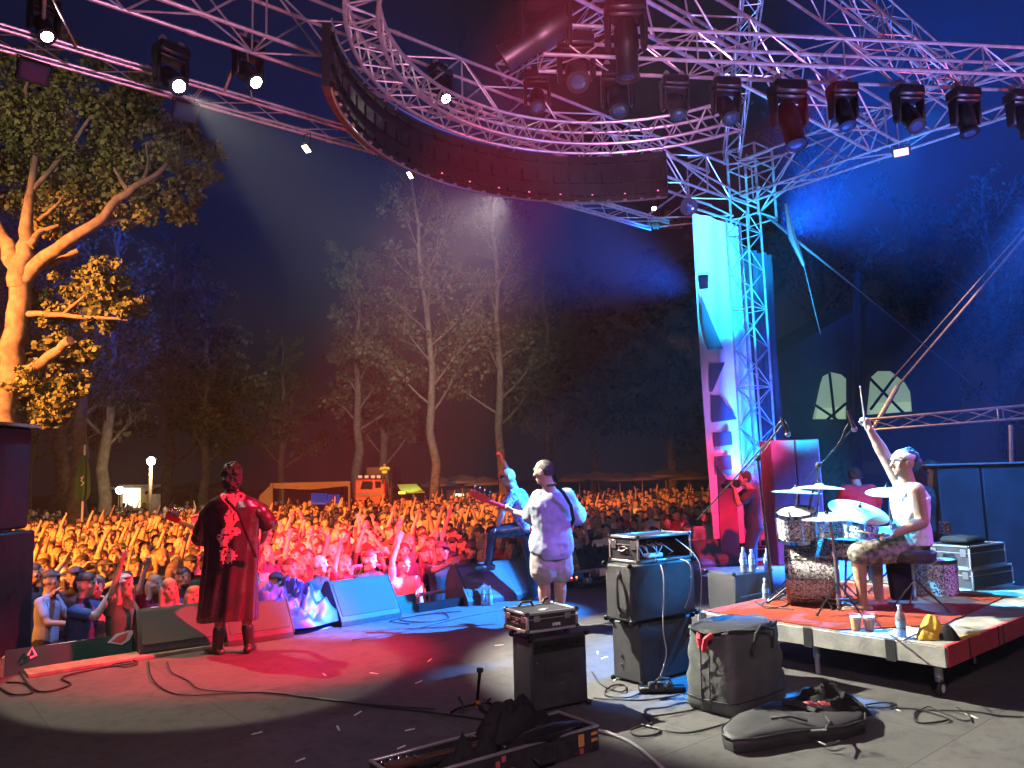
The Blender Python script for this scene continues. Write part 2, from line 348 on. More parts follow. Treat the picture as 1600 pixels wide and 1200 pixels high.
# head block above the tower
t=thing('truss_junction',(TX,TY,6.95),'dense head block of braces where the trusses meet on top of the tower','truss head')
b=MB()
for dx in(-.33,.33):
    for dy in(-.33,.33): b.tube((TX+dx,TY+dy,6.75),(TX+dx,TY+dy,8.3),.028,n=8)
for z in(6.8,7.35,7.9,8.3):
    for s1,s2 in(((-.33,-.33),(.33,-.33)),((.33,-.33),(.33,.33)),((.33,.33),(-.33,.33)),((-.33,.33),(-.33,-.33))): b.tube((TX+s1[0],TY+s1[1],z),(TX+s2[0],TY+s2[1],z),.018,n=6)
b.build('frame','aluminium',t)
b=MB()
for p,q in (((13.0,8.6,7.),(13.7,8.45,6.9)),((13.0,9.1,7.),(13.7,9.05,6.9)),((13.25,8.4,7.7),(13.9,8.75,8.2)),((12.,8.85,7.7),(13.7,8.75,8.3)),((11.2,8.85,7.7),(13.7,8.75,6.9)),((13.25,7.2,7.7),(13.9,8.5,6.9)),((13.25,6.2,7.7),(13.9,8.5,6.9)),
            ((10.4,8.85,7.7),(13.67,8.45,7.)),((13.2,10.6,7.0),(14.1,9.1,6.95)),((12.6,10.3,7.0),(13.8,9.1,6.95)),((13.25,5.2,7.7),(13.9,8.4,7.0)),((13.0,8.6,7.72),(13.7,8.4,7.9))):
    b.tube(p,q,.02,n=6)
b.build('brace','aluminium',t)
# sloping rafters of the pitched roof
hub=V((9.4,5.4,9.4))
for i,(p,lb_) in enumerate([((2.2,8.85,7.75),'sloping rafter truss rising from the left part of the front roof truss'),((7.4,8.85,7.75),'sloping rafter truss rising from the middle of the front roof truss'),((13.1,8.6,7.75),'sloping rafter truss rising from the tower head into the dark roof'),((13.25,4.5,7.75),'sloping rafter truss rising from the side truss'),((13.25,.2,7.75),'sloping rafter truss at the upper right edge of the photo')]):
    truss('rafter_truss',lb_,p,hub if i<4 else (9.6,0.5,9.2),.3,.3,.02,.01,.45,group='sloping rafters')

# ------------------------------------------------------------------ arc truss and curved screen
ac=V((6.1,5.15,0)); 
def arcp(r,a,z): return V((ac.x+r*math.cos(a),ac.y+r*math.sin(a),z))
A0,A1=R(148),R(24)
t=thing('arc_truss',(ac.x,ac.y,6.25),'circular arc truss of pink-lit curved tubes above the black curved screen','truss')
N=44
for r_,z_ in((3.05,6.3),(2.72,6.3),(3.05,6.62),(2.72,6.62)):
    MB().path([arcp(r_,R(168)+(R(12)-R(168))*i/N,z_) for i in range(N+1)],.024,n=8).build('chord','aluminium',t)
b=MB()
for i in range(N):
    a=R(168)+(R(12)-R(168))*i/N; c=R(168)+(R(12)-R(168))*(i+1)/N
    q=[(3.05,6.3),(2.72,6.3),(2.72,6.62),(3.05,6.62)]
    for j in range(4):
        x,y=q[j],q[(j+1)%4]
        if (i+j)%2: x,y=y,x
        b.tube(arcp(x[0],a,x[1]),arcp(y[0],c,y[1]),.0115,n=5,cap=False)
b.build('lattice','aluminium',t)
mm('screen_black',(.004,.004,.006),.45,noise=.5,nscale=14)
t=thing('curved_screen',(ac.x,ac.y,6.0),'long black curved screen hanging in an arc under the round truss','screen')
b=MB(); NP=26; AS,AE=R(147),R(33)
for i in range(NP):
    a=AS+(AE-AS)*i/NP; c=AS+(AE-AS)*(i+1)/NP-R(.25); r0,r1=3.22,3.30
    vs=[arcp(r0,a,5.62),arcp(r0,c,5.62),arcp(r1,c,5.62),arcp(r1,a,5.62),arcp(r0,a,6.32),arcp(r0,c,6.32),arcp(r1,c,6.32),arcp(r1,a,6.32)]
    b.add(vs,[(0,3,2,1),(4,5,6,7),(0,1,5,4),(1,2,6,5),(2,3,7,6),(3,0,4,7)])
    for zz in(5.72,5.97,6.22):                      # rear ribs and cable boxes
        m_=(a+c)/2; b.box(arcp(3.2,m_,zz),.05,.18,.05 if zz!=5.97 else .16,ax=(V((math.cos(m_),math.sin(m_),0)),V((-math.sin(m_),math.cos(m_),0)),ZZ))
b.build('panel','screen_black',t,smooth=None)
b=MB(); b.path([arcp(3.2,AS+(AE-AS)*i/60,5.6) for i in range(61)],.014,n=6); b.path([arcp(3.2,AS+(AE-AS)*i/60,6.36) for i in range(61)],.014,n=6); b.build('rail','steel',t)
b=MB()
for i in range(NP):
    m_=AS+(AE-AS)*(i+.5)/NP; MB().box(arcp(3.17,m_,5.61),.03,.05,.02,ax=(V((math.cos(m_),math.sin(m_),0)),V((-math.sin(m_),math.cos(m_),0)),ZZ)).build('latch','steel',t)
for i in range(11,NP,2):
    m_=AS+(AE-AS)*(i+.5)/NP; MB().box(arcp(3.15,m_,5.7),.01,.022,.014,ax=(V((math.cos(m_),math.sin(m_),0)),V((-math.sin(m_),math.cos(m_),0)),ZZ)).build('status_light','led_pink',t)
b=MB()
for i in range(0,NP,2):
    m_=AS+(AE-AS)*(i+.5)/NP; MB().tube(arcp(3.2,m_,6.36),arcp(3.05,m_,6.4),.008,n=5).build('hanger','steel',t)
# ------------------------------------------------------------------ moving heads and floodlights
def moving_head(loc,label,tilt=.3,pan=0.,scale=1.,lit=False,group='moving heads under the trusses',name='moving_head',lens='lens_glass',long=False,aim=None):
    t=thing(name,loc,label,'stage light',group); L=V(loc); s=scale
    cz,sz_=math.cos(pan),math.sin(pan); X=V((cz,sz_,0)); Y=V((-sz_,cz,0))
    for dx in(-.1,.1):
        b=MB(); b.tube(L+X*dx*s+Y*-.03*s,L+X*dx*s+Y*.03*s,.036*s,n=8); b.box(L+X*dx*s-ZZ*.035*s,.03*s,.05*s,.05*s,ax=(X,Y,ZZ)); b.build('clamp','steel',t)
    MB().box(L-ZZ*.12*s,.34*s,.24*s,.14*s,ax=(X,Y,ZZ),b=.025*s).build('base','black_metal',t)
    b=MB()
    for dx in(-.155,.155): b.box(L+X*dx*s-ZZ*.34*s,.045*s,.14*s,.32*s,ax=(X,Y,ZZ),b=.02*s,taper=1.1)
    b.box(L-ZZ*.205*s,.33*s,.16*s,.05*s,ax=(X,Y,ZZ),b=.02*s)
    b.build('yoke','black_metal',t)
    c=L-ZZ*.42*s
    d=(V(aim)-c).normalized() if aim is not None else (-ZZ*math.cos(tilt)-Y*math.sin(tilt)).normalized()
    w=.105*s; ln=.46 if long else .3
    h=MB().lathe([(.02*s,-.17*s),(w*.75,-.165*s),(w*.98,-.1*s),(w,0),(w*1.02,.08*s),(w*.9,.1*s),(w*.9,(ln-.13)*s),(w*1.02,(ln-.12)*s),(w*1.02,ln*s*.72),(w*.86,ln*s*.72)],c,d,18).build('head','black_metal',t)
    MB().lathe([(.001,ln*s*.70+.012*s),(w*.5,ln*s*.70+.010*s),(w*.84,ln*s*.70)],c,d,18).build('lens','lamp_white' if lit else lens,h)
    return t,c+d*ln*s*.8
def on_truss(px,dz=-.04):
    best=None
    for i in range(400):
        p=lerp(la,lb,i/399)
        q=project(p)
        if q[2]>0 and (best is None or abs(q[0]-px)<best[0]): best=(abs(q[0]-px),p)
    return best[1]+ZZ*dz
tdir=(lb-la).normalized(); tpan=math.atan2(tdir.y,tdir.x)
heads=[(1052,.95,.5,'moving head nearest the left end of the pink lighting truss'),(1130,1.,.55,'moving head with blue glint, second from the left under the lighting truss'),(1228,1.25,.3,'largest moving head with long barrel hanging mid lighting truss'),
 (1312,1.0,.3,'moving head right of the largest one under the lighting truss'),(1415,1.05,.6,'dim moving head above the pink square floodlight'),(1502,1.05,.2,'second to last moving head towards the right edge of lighting truss'),(1592,1.05,.4,'moving head cut by the right edge of the photo')]
for px,s_,tl,lab in heads:
    moving_head(on_truss(px)+V((0,0,-.03)),lab,tl,tpan,s_*.9,long=(s_>1.2))
for px,py,d,s_,tl,lab,lg in [(898,48,8.3,1.15,.7,'black moving head hanging left of the lighting truss end',False),(962,100,8.6,1.,.5,'moving head with blue lens tip above the arc truss middle',False),(975,-8,7.6,1.15,.0,'T-shaped black moving head at the top centre against blue light',True),
   (850,-40,6.9,1.3,.95,'big tilted moving head with blue-edged barrel cut by the top of the photo',True),(838,108,9.2,.9,.6,'small dark moving head behind the big tilted one',False)]:
    moving_head(W(px,py,d),lab,tl,-.7,s_,long=lg,aim=((1.5,8.5,3.0) if px==850 else None))
# white beams on the left: fixtures that face the stage
LAMPS=[]
for px,py,d,aim,s_,lab in [(70,-6,9.2,(2.5,5,0),.95,'moving head with greenish white lamp at the top left corner'),(268,66,9.6,(4.3,3.5,1.2),1.15,'moving head with the brightest white lamp, above the leafy tree'),(388,62,9.9,(5,4.5,1.5),1.1,'moving head with bright white lamp right of the brightest one'),(688,100,11.2,(6,4,1.2),1.0,'moving head with white lamp glowing behind the arc truss')]:
    tt,lp=moving_head(W(px,py,d),lab,.3,.2,s_,lit=True,aim=aim,group='lit moving heads facing the stage'); LAMPS.append(lp)
spot('key_lamp_beam',LAMPS[1]+(V((6.4,3.2,0))-LAMPS[1]).normalized()*.15,(6.4,3.2,0),15000,(1.0,.97,.80),37,.35,.05)
for (bx_,by_,bd_),lp,pw in zip(((150,420,14),(455,600,18),(640,420,20),(900,420,20)),LAMPS,(300,4200,4200,2200)): spot('lamp_beam',lp+(W(bx_,by_,bd_)-lp).normalized()*.12,W(bx_,by_,bd_),pw,(.85,.95,1.),3.6,.5,.04)
def flood(loc,aim,label,lit=None,w=.26,h=.2,drop=.16,name='floodlight'):
    L=V(loc); d=(V(aim)-L).normalized(); X=d.cross(ZZ).normalized(); Y=X.cross(d).normalized()
    t=thing(name,L,label,'floodlight','small floodlights on the trusses')
    MB().box(L,w,h,.07,ax=(X,Y,d),b=.015,taper=1.1).build('housing','black_metal',t)
    b=MB()
    for s_ in(-1,1): b.tube(L+X*s_*(w/2+.01),L+X*s_*(w/2+.01)+ZZ*drop,.008,n=5)
    b.tube(L-X*(w/2+.012)+ZZ*drop,L+X*(w/2+.012)+ZZ*drop,.008,n=5); b.build('bracket','black_metal',t)
    MB().box(L+d*.04,w*.86,h*.8,.008,ax=(X,Y,d)).build('glass',lit or 'lens_glass',t)
    return t
mm('flood_on',(1,1,1),.5,emit=(1.,.86,.55),estr=9)
mm('flood_pink',(1,.5,.6),.5,emit=(1.,.28,.42),estr=2.2)
flood(W(52,112,9.6),(2,4,1),'black square floodlight hanging at the far left over the tree',w=.34,h=.26)
flood(W(290,174,10.6),(3,4,1),'black square floodlight just below the brightest lamp',w=.32,h=.26)
flood(W(480,230,11.6),(2,9,1),'small floodlight with narrow yellow glow under the eave truss',lit='flood_on',w=.1,h=.16,drop=.2)
flood(W(642,272,13.2),(2,9,1),'small floodlight with yellow glow under the curved screen',lit='flood_on',w=.08,h=.15,drop=.2)
flood(W(1021,325,15.6),(6,2,1),'tiny white floodlight left of the banner top','lamp_white',w=.08,h=.07)
flood(W(1408,237,12.2),(5,2,1),'pink-glowing square floodlight under the side truss','flood_pink',w=.24,h=.14,drop=.1)
flood(W(1099,440,14.6),(6,4,1),'small box light clipped to the banner edge',w=.16,h=.26)
t=thing('fresnel_lamp',W(1076,322,14.9),'round-lensed lantern hanging at the upper left corner of the banner','stage light')
d=(V((4,2,1))-W(1076,322,14.9)).normalized()
MB().lathe([(.05,-.2),(.14,-.18),(.15,.0),(.17,.08),(.15,.08)],W(1076,322,14.9),d,20).build('housing','black_metal',t)
MB().lathe([(.002,.1),(.08,.09),(.14,.06)],W(1076,322,14.9),d,20).build('lens','lens_glass',t)
MB().tube(W(1076,308,14.9),W(1076,296,14.9),.02).build('clamp','steel',t)

# ------------------------------------------------------------------ banner, drape, guy lines right of the stage front
mm('banner_cloth',(.78,.79,.8),.8,noise=.06,nscale=2,bump=.3,bscale=5)
mm('banner_ink',(.07,.09,.14),.8,noise=.1,nscale=2)
YB=9.22
def cloth(b,x0a,x1a,x0b,x1b,zt,zb,Y,nx=26,nz=40,amp=.05,fr=5,mi=0,seed=0,ydir=1):
    vs=[]
    for j in range(nz+1):
        t_=j/nz
        for i in range(nx+1):
            s_=i/nx; x=(x0a+(x1a-x0a)*s_)*(1-t_)+(x0b+(x1b-x0b)*s_)*t_
            y=Y+amp*math.sin(s_*fr*math.pi+seed+1.2*math.sin(t_*2))*(.5+.5*math.sin(t_*3+seed))+amp*.4*math.sin(s_*13+t_*4)
            vs.append((x,y,zt+(zb-zt)*t_))
    b.add(vs,[(j*(nx+1)+i,j*(nx+1)+i+1,(j+1)*(nx+1)+i+1,(j+1)*(nx+1)+i) for j in range(nz) for i in range(nx)],mi)
t=thing('hanging_banner',(13.3,YB,6.9),'tall white hanging banner with large dark lettering, lit cyan beside the tower','banner')
bn=MB(); cloth(bn,12.62,14.35,12.75,14.5,6.85,.1,YB+.07,amp=.035); bn.build('cloth','banner_cloth',t,smooth=60)
YL=YB-.02
for poly in ([(1096,462),(1098,505),(1106,545),(1130,545)],[(1109,568),(1133,566),(1113,612),(1110,612)],[(1112,618),(1125,618),(1152,655),(1113,660)],[(1115,676),(1143,674),(1145,695),(1117,698)],[(1117,713),(1142,711),(1144,733),(1118,735)]):
    q=[GY(x,y,YL) for x,y in poly]; MB().prism(q,(0,.012,0)).build('lettering','banner_ink',t,smooth=None)
MB().tube((12.5,YB,6.9),(14.5,YB,6.9),.025,n=8).build('top_bar','aluminium',t)
mm('drape_blue',(.04,.05,.08),.9,noise=.3,nscale=2)
b=MB(); cloth(b,14.75,16.1,14.7,16.3,6.6,.0,9.7,amp=.09,fr=9,seed=2)
tag(b.build('side_drape','drape_blue',smooth=60,org=(15.3,9.7,6.6)),'dark side drape hanging right of the tower, catching deep blue light','drape')
t=thing('guy_cable',GX(1195,330,14.3),'thin steel guy cable running from the tower head down to the right','cable','guy cables')
MB().path([(14.3,8.6,6.9),W(1240,372,15.5),W(1340,452,15.9),W(1480,568,16.5),W(1640,700,17.4)],[.035,.03,.014,.014,.014]).build('line','steel',t)
t=thing('guy_cable',W(1228,318,15.2),'twisted bundle of rigging slings tapering down beside the tower','cable')
MB().path([W(1228,318,15.2),W(1238,372,15.2),W(1256,415,15.2)],[.03,.075,.03]).build('sling','steel',t)
MB().tube(W(1256,415,15.2),W(1282,522,15.2),.01).build('line','steel',t)
for k,(p,q,lab) in enumerate([(W(1640,325,13.5),W(1402,604,19),'long pale tension strap running down from the right edge behind the drummer'),(W(1620,335,13.8),W(1396,590,19.4),'thinner tension strap just left of the pale one')]):
    t=thing('tension_strap',p,lab,'strap','tension straps behind the drummer')
    MB().tube(p,q,.032-.015*k,n=6).build('strap','aluminium',t)
    if k==0:
        MB().tube(q,W(1366,668,19.2),.06,n=8).build('turnbuckle','aluminium',t)

# ------------------------------------------------------------------ right background: tent with arched windows, beam, trunk
mm('tent_canvas',(.035,.04,.055),.85,noise=.3,nscale=1,bump=.3,bscale=6)
mm('tent_window',(.2,.26,.2),.6,emit=(.34,.52,.36),estr=.42,c2=(.14,.2,.15),nscale=1.2)
mm('tent_window_low',(.2,.3,.2),.6,emit=(.42,.62,.38),estr=.55)
def PW(px,py,d=24.): return W(px,py,d)
t=thing('party_tent',W(1350,700,24),'dark marquee tent with two pale arched windows behind the drummer','tent')
b=MB(); q=[PW(1225,720,24.3),PW(1500,720,24.3),PW(1500,560,24.3),PW(1360,470,24.3),PW(1225,550,24.3)]; b.prism(q,CF*3.5); b.build('canvas','tent_canvas',t,smooth=None)
for pts,low in (([(1272,655),(1322,655),(1322,592),(1314,585),(1300,582),(1288,588),(1284,600)],636),([(1357,648),(1425,643),(1422,612),(1410,592),(1392,580),(1374,580),(1363,590)],628)):
    w=MB().prism([PW(x,y,24.1) for x,y in pts],CF*.12).build('window','tent_window',t,smooth=None)
    x0=min(p[0] for p in pts)+4; x1=max(p[0] for p in pts)-2
    MB().prism([PW(x0,pts[0][1]-1,24.0),PW(x1,pts[1][1]-1,24.0),PW(x1,low,24.0),PW(x0+3,low+2,24.0)],CF*.05).build('lower_pane','tent_window_low',w,smooth=None)
b=MB()
for a,c in (((1272,632),(1308,656)),((1322,630),(1292,656)),((1358,590),(1412,646)),((1402,583),(1360,640)),((1296,583),(1304,655)),((1392,578),(1420,600))): b.tube(PW(*a,23.9),PW(*c,23.9),.045,n=5)
b.build('brace','black_metal',t)
b=MB().box(PW(1340,650,23.8),.26,.3,9,ax=(CR,CF,CU),b=.1); b.build('post','tent_canvas',t)
truss('canopy_beam','low canopy beam glowing orange above the dark cabinets at right',W(1362,672,18.5),W(1625,652,15.5),.22,.26,.03,.018,.8,cat='beam')
t=thing('canopy_post',W(1582,722,15.8),'dark post standing under the orange canopy beam','post'); MB().tube(W(1582,770,15.8),W(1580,664,15.8),.05,n=8).build('tube','aluminium',t)
# ------------------------------------------------------------------ trees
mm('bark_pale',(.16,.14,.13),.9,c2=(.09,.075,.07),nscale=6,bump=.8,bscale=18)
mm('bark_dark',(.16,.12,.09),.9,c2=(.09,.07,.05),nscale=5,bump=.8,bscale=12)
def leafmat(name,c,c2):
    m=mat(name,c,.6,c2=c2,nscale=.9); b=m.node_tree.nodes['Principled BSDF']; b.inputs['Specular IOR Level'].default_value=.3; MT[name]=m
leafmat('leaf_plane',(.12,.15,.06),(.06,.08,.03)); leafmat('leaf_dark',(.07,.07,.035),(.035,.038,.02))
def leaves(b,c,rx,rz,n,size,hollow=.35,rg=rnd,ry=None):
    c=V(c); ry=ry or rx
    for _ in range(n):
        while True:
            x,y,z=rg.uniform(-1,1),rg.uniform(-1,1),rg.uniform(-1,1); q=x*x+y*y+z*z
            if hollow*hollow<q<1: break
        p=c+V((x*rx,y*ry,z*rz))
        a=V((rg.gauss(0,1),rg.gauss(0,1),rg.gauss(0,1))).normalized(); u=a.orthogonal().normalized(); w=a.cross(u); s=size*rg.uniform(.55,1.25)
        n0=len(b.v); b.v += [tuple(p-u*s*.5),tuple(p+w*s*.42),tuple(p+u*s*.6),tuple(p-w*s*.42)]; b.f.append((n0,n0+1,n0+2,n0+3)); b.m.append(0)
def clump(b,c,r,n,size,rg=rnd,sub=9):
    c=V(c)
    for _ in range(sub):
        d=V((rg.gauss(0,1),rg.gauss(0,1),rg.gauss(0,.8))); d=d.normalized()*r*rg.uniform(.2,.95)
        leaves(b,c+d,r*rg.uniform(.22,.42),r*rg.uniform(.18,.34),n//sub,size,.0,rg)
# big lit plane tree on the left
DT=14.0
root_=W(8,900,DT); root_.z=-1.1
t=thing('plane_tree',root_,'large leafy tree at the left edge with its pale trunk and limbs lit orange','tree')
tk=MB()
def limb(pts,r,d0=DT):
    P=[]
    for q in pts: P.append(W(q[0],q[1],d0+(q[2] if len(q)>2 else 0)))
    # subdivide with wobble
    PP=[];n=len(P)
    for i in range(n-1):
        for k in range(4):
            p=lerp(P[i],P[i+1],k/4)
            if 0<i*4+k: p+=V((rnd.uniform(-1,1),rnd.uniform(-1,1),rnd.uniform(-1,1)))*r[0]*.22
            PP.append(p)
    PP.append(P[-1]); m=len(PP)
    tk.path(PP,[r[0]+(r[1]-r[0])*i/(m-1) for i in range(m)],n=9)
limb([(-8,980),(5,760),(10,640),(22,540),(32,440)],(.25,.18))
limb([(32,440),(20,400,.2),(0,368,.4),(-40,300,.6)],(.19,.09)); limb([(30,445),(36,400),(44,350,.2),(48,300,.3)],(.19,.07)); limb([(34,440),(70,400),(145,352,-.3),(200,300,-.5),(262,255,-.7)],(.15,.035))
limb([(145,352,-.3),(180,344,-.2),(215,348),(235,340)],(.06,.02)); limb([(40,418),(85,410,.3),(122,392,.4)],(.09,.05)); limb([(200,300,-.5),(185,275,-.4),(178,262,-.4)],(.05,.02)); limb([(225,280,-.5),(232,255,-.3),(228,225,-.3)],(.04,.015))
limb([(46,385),(66,360,.3),(92,352,.4)],(.08,.03)); limb([(22,492),(60,490),(130,495,-.3),(200,500,-.4)],(.07,.02)); limb([(15,590),(45,580),(75,558,-.3),(110,532,-.5)],(.12,.08)); limb([(60,345,.2),(90,320,.3),(100,305,.3)],(.04,.02))
limb([(48,300,.3),(60,220,.5),(40,140,.6),(60,60,.7)],(.07,.02)); limb([(48,300,.3),(110,230,.6),(150,170,.7),(190,130,.7)],(.05,.02)); limb([(-20,330,.5),(-30,240,.7),(10,160,.8)],(.07,.02)); limb([(100,490,-.2),(140,455,-.3),(165,430,-.3)],(.03,.012))
tk.build('trunk','bark_pale',t,smooth=80)
cr=MB()
blobs=[(40,190,95,1.2),(120,170,90,1.0),(190,175,70,.9),(250,200,60,.6),(290,235,52,.3),(60,290,80,1.2),(-10,270,80,.8),(130,260,80,.9),(200,250,70,.5),(300,280,40,.2),(240,320,50,-.1),(285,330,38,-.2),(190,330,45,.4),(110,330,50,.8),(20,120,80,1.6),(100,110,60,1.6),(-20,190,80,1.5),(330,240,22,.2),(215,130,40,.9),(150,300,60,.8),
 (150,430,46,-.2),(185,450,40,-.2),(120,455,42,.1),(205,480,26,-.3),(95,490,35,.2),(60,470,26,.4),(160,490,34,0),(100,560,42,-.1),(60,600,46,.0),(90,630,34,-.2),(40,640,34,.3),(30,560,36,.6),(110,600,30,-.3),(130,545,28,-.2),(75,655,24,-.2)]
for x,y,r_,dd in blobs:
    R_=r_/FPX*(DT+dd); clump(cr,W(x,y,DT+dd+rnd.uniform(-.2,.2)),R_,int(1050*(r_/60)**2)+160,.095,sub=15)
cr.build('crown','leaf_plane',t,smooth=None)
# other trees: grown by rule
def tree(base,h,lean,label,rg,spread=.28,crown_from=.35,nl=6,leaf=.26,nleaf=5200,r0=.35,dens=1.,group='trees beyond the crowd',name='tall_tree',bark='bark_dark',lf='leaf_dark'):
    base=V(base); t=thing(name,base,label,'tree',group); tk=MB(); ends=[]
    main=[]; n=12
    for i in range(n+1):
        f=i/n; main.append(base+V((lean[0]*f*f*h,lean[1]*f*f*h,h*f))+V((rg.uniform(-1,1),rg.uniform(-1,1),0))*h*.008)
    tk.path(main,[r0*(1-.9*(i/n)**.8)+.03 for i in range(n+1)],n=8)
    for k in range(nl*3):
        f=crown_from+(1-crown_from)*(k+rg.random()*.6)/(nl*3)*.96
        i=min(n-1,int(f*n)); p=lerp(main[i],main[i+1],f*n-i)
        ang=k*2.4+rg.uniform(-.4,.4); L=h*spread*(1.15-f*.75)*rg.uniform(.7,1.15)
        d=V((math.cos(ang),math.sin(ang),rg.uniform(.5,1.1))).normalized(); pts=[p]
        for s_ in range(1,6): d=(d+V((rg.uniform(-.16,.16),rg.uniform(-.16,.16),.05))).normalized(); pts.append(pts[-1]+d*L/5)
        rr=r0*.38*(1.1-f); tk.path(pts,[max(.02,rr*(1-.8*q/5)) for q in range(6)],n=5)
        ends.append((pts[-1],L*.36)); ends.append((pts[3],L*.3))
        for q in (1,2,3,4,5):
            for _t in range(3):
                d3=(d+V((rg.uniform(-1.1,1.1),rg.uniform(-1.1,1.1),rg.uniform(-.2,.9)))).normalized(); e3=pts[q]+d3*L*rg.uniform(.15,.32); tk.tube(pts[q],e3,max(.012,rr*.16),.006,n=3)
        for q in (2,3,4):
            d2=(d+V((rg.uniform(-.9,.9),rg.uniform(-.9,.9),rg.uniform(-.3,.5)))).normalized(); e=pts[q]+d2*L*.38
            tk.tube(pts[q],e,max(.015,rr*.3),.01,n=4); ends.append((e,L*.22))
    tk.build('trunk',bark,t,smooth=80)
    cr=MB(); tot=sum(r*r for _,r in ends)
    for e,r in ends:
        m=int(nleaf*dens*r*r/tot)
        for _ in range(3):
            o=V((rg.gauss(0,1),rg.gauss(0,1),rg.gauss(0,.8)))*r*.45
            leaves(cr,e+o,r*.6,r*.45,m//3+1,leaf,0,rg)
    cr.build('crown',lf,t,smooth=None)
    return t
rg=random.Random(3)
def gp(px,d):
    p=W(px,742,d); p.z=-1.1; return p
T=[ # px, depth, height, lean, label, crown_from, spread, dens, r0
 (680,44,21,(-.06,.02),'tall thin tree with bare branching limbs left of the singer, crown behind the curved screen',.28,.26,.75,.30),
 (784,47,22,(-.01,.0),'tall straight tree rising directly behind the raised hand of the singer',.25,.24,.7,.32),
 (560,54,19,(.0,.0),'bushy dim tree left of the two bare-limbed tall trees',.3,.26,1.25,.4),
 (600,62,17,(.02,.0),'darker tree standing behind the gap of the tall trees',.2,.3,1.2,.4),
 (162,30,13.5,(.03,.02),'forked tree behind the closed parasol, faintly lit brown',.3,.26,1.0,.3),
 (320,38,12.5,(.0,.0),'round-crowned dim tree left of the floral robe musician',.28,.27,1.5,.28),
 (262,46,18,(.0,.0),'taller brown tree behind the lamp post',.2,.26,1.3,.36),
 (95,34,13,(.0,.0),'dark tree with thick trunk just right of the loudspeaker stack',.3,.26,1.1,.42),
 (122,25,9,(.0,.0),'straight dark trunk behind the closed parasol',.55,.2,.5,.38),
 (40,40,16,(.0,.0),'dark tree at the left behind the plane tree',.25,.3,1.1,.4),
 (860,60,19,(.0,.0),'dim bluish tree behind the bass player',.2,.28,1.1,.4),
 (930,66,20,(.0,.0),'far dark blue tree between bass player and amplifier stack',.2,.28,1.1,.4),
 (1050,60,19,(.0,.0),'far dark tree just left of the banner',.2,.3,1.0,.4),
 (440,75,17,(.0,.0),'very dark distant tree above the marquee',.2,.3,1.1,.4),
 (1300,30,17,(-.05,.0),'thick-trunked tree behind the tent, tinted violet',.45,.26,.6,.55),
 (1450,38,16,(.0,.0),'dark tree behind the tent windows at right',.3,.3,1.0,.45),
 (1580,34,15,(.0,.0),'dark tree behind the canopy beam at the right edge',.3,.3,1.0,.45)]
for px,d,h,ln,lab,cf,sp,dn,r0 in T:
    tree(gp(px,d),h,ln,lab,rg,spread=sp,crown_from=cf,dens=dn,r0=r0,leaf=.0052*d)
# small sprig of leaves by the banner
t=thing('tree_branch',W(1060,360,17.5),'leafy branch tips hanging left of the banner top, lit orange and blue','branch')
b=MB(); 
for x,y,r_ in((1020,352,12),(1034,345,14),(1050,350,13),(1066,352,14),(1074,368,10),(1040,338,12)): clump(b,W(x,y,17.5),r_/FPX*17.5,160,.07,sub=6)
b.build('foliage','leaf_plane',t,smooth=None)
MB().path([W(1110,320,18),W(1070,345,17.6),W(1020,352,17.5)],[.04,.02,.01]).build('twig','bark_dark',t)

# ------------------------------------------------------------------ far side of the field
mm('canvas_pale',(.11,.10,.10),.85,noise=.2,nscale=1); mm('canvas_green',(.25,.42,.12),.8,noise=.15,nscale=1); mm('umbrella_green',(.03,.12,.05),.8,noise=.2,nscale=3)
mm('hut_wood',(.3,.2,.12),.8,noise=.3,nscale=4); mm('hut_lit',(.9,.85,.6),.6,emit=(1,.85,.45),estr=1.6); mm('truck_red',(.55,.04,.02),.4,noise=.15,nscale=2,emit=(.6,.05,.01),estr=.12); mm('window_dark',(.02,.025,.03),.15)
mm('sign_yellow',(.8,.8,.1),.5,emit=(.8,.8,.08),estr=1.2)
# closed parasol
p=gp(131,24); t=thing('closed_parasol',p,'closed green parasol on a pale pole above the crowd at left','parasol')
MB().tube(p,p+ZZ*4.,.035,n=8).build('pole','white_plastic',t)
top=W(132,711,24); b=MB(); prof=[(.02,0),(.1,-.12),(.17,-.5),(.2,-.9),(.22,-1.1),(.17,-1.3),(.14,-1.38)]
rings=[]
for r_,z_ in prof: rings.append([top+V((math.cos(a)*r_*(1+.18*math.cos(a*8)),math.sin(a)*r_*(1+.18*math.cos(a*8)),z_)) for a in [2*math.pi*k/32 for k in range(32)]])
b.rings(rings); b.build('canopy','umbrella_green',t,smooth=60)
mm('white_print',(.7,.72,.7),.8)
MB().path([top+V((-.12,-.19,-.72))-CR*.0,top+V((-.05,-.22,-.66)),top+V((-.1,-.215,-.8)),top+V((-.03,-.22,-.86)),top+V((-.1,-.22,-.95))],.02,n=5).build('print','white_print',t)
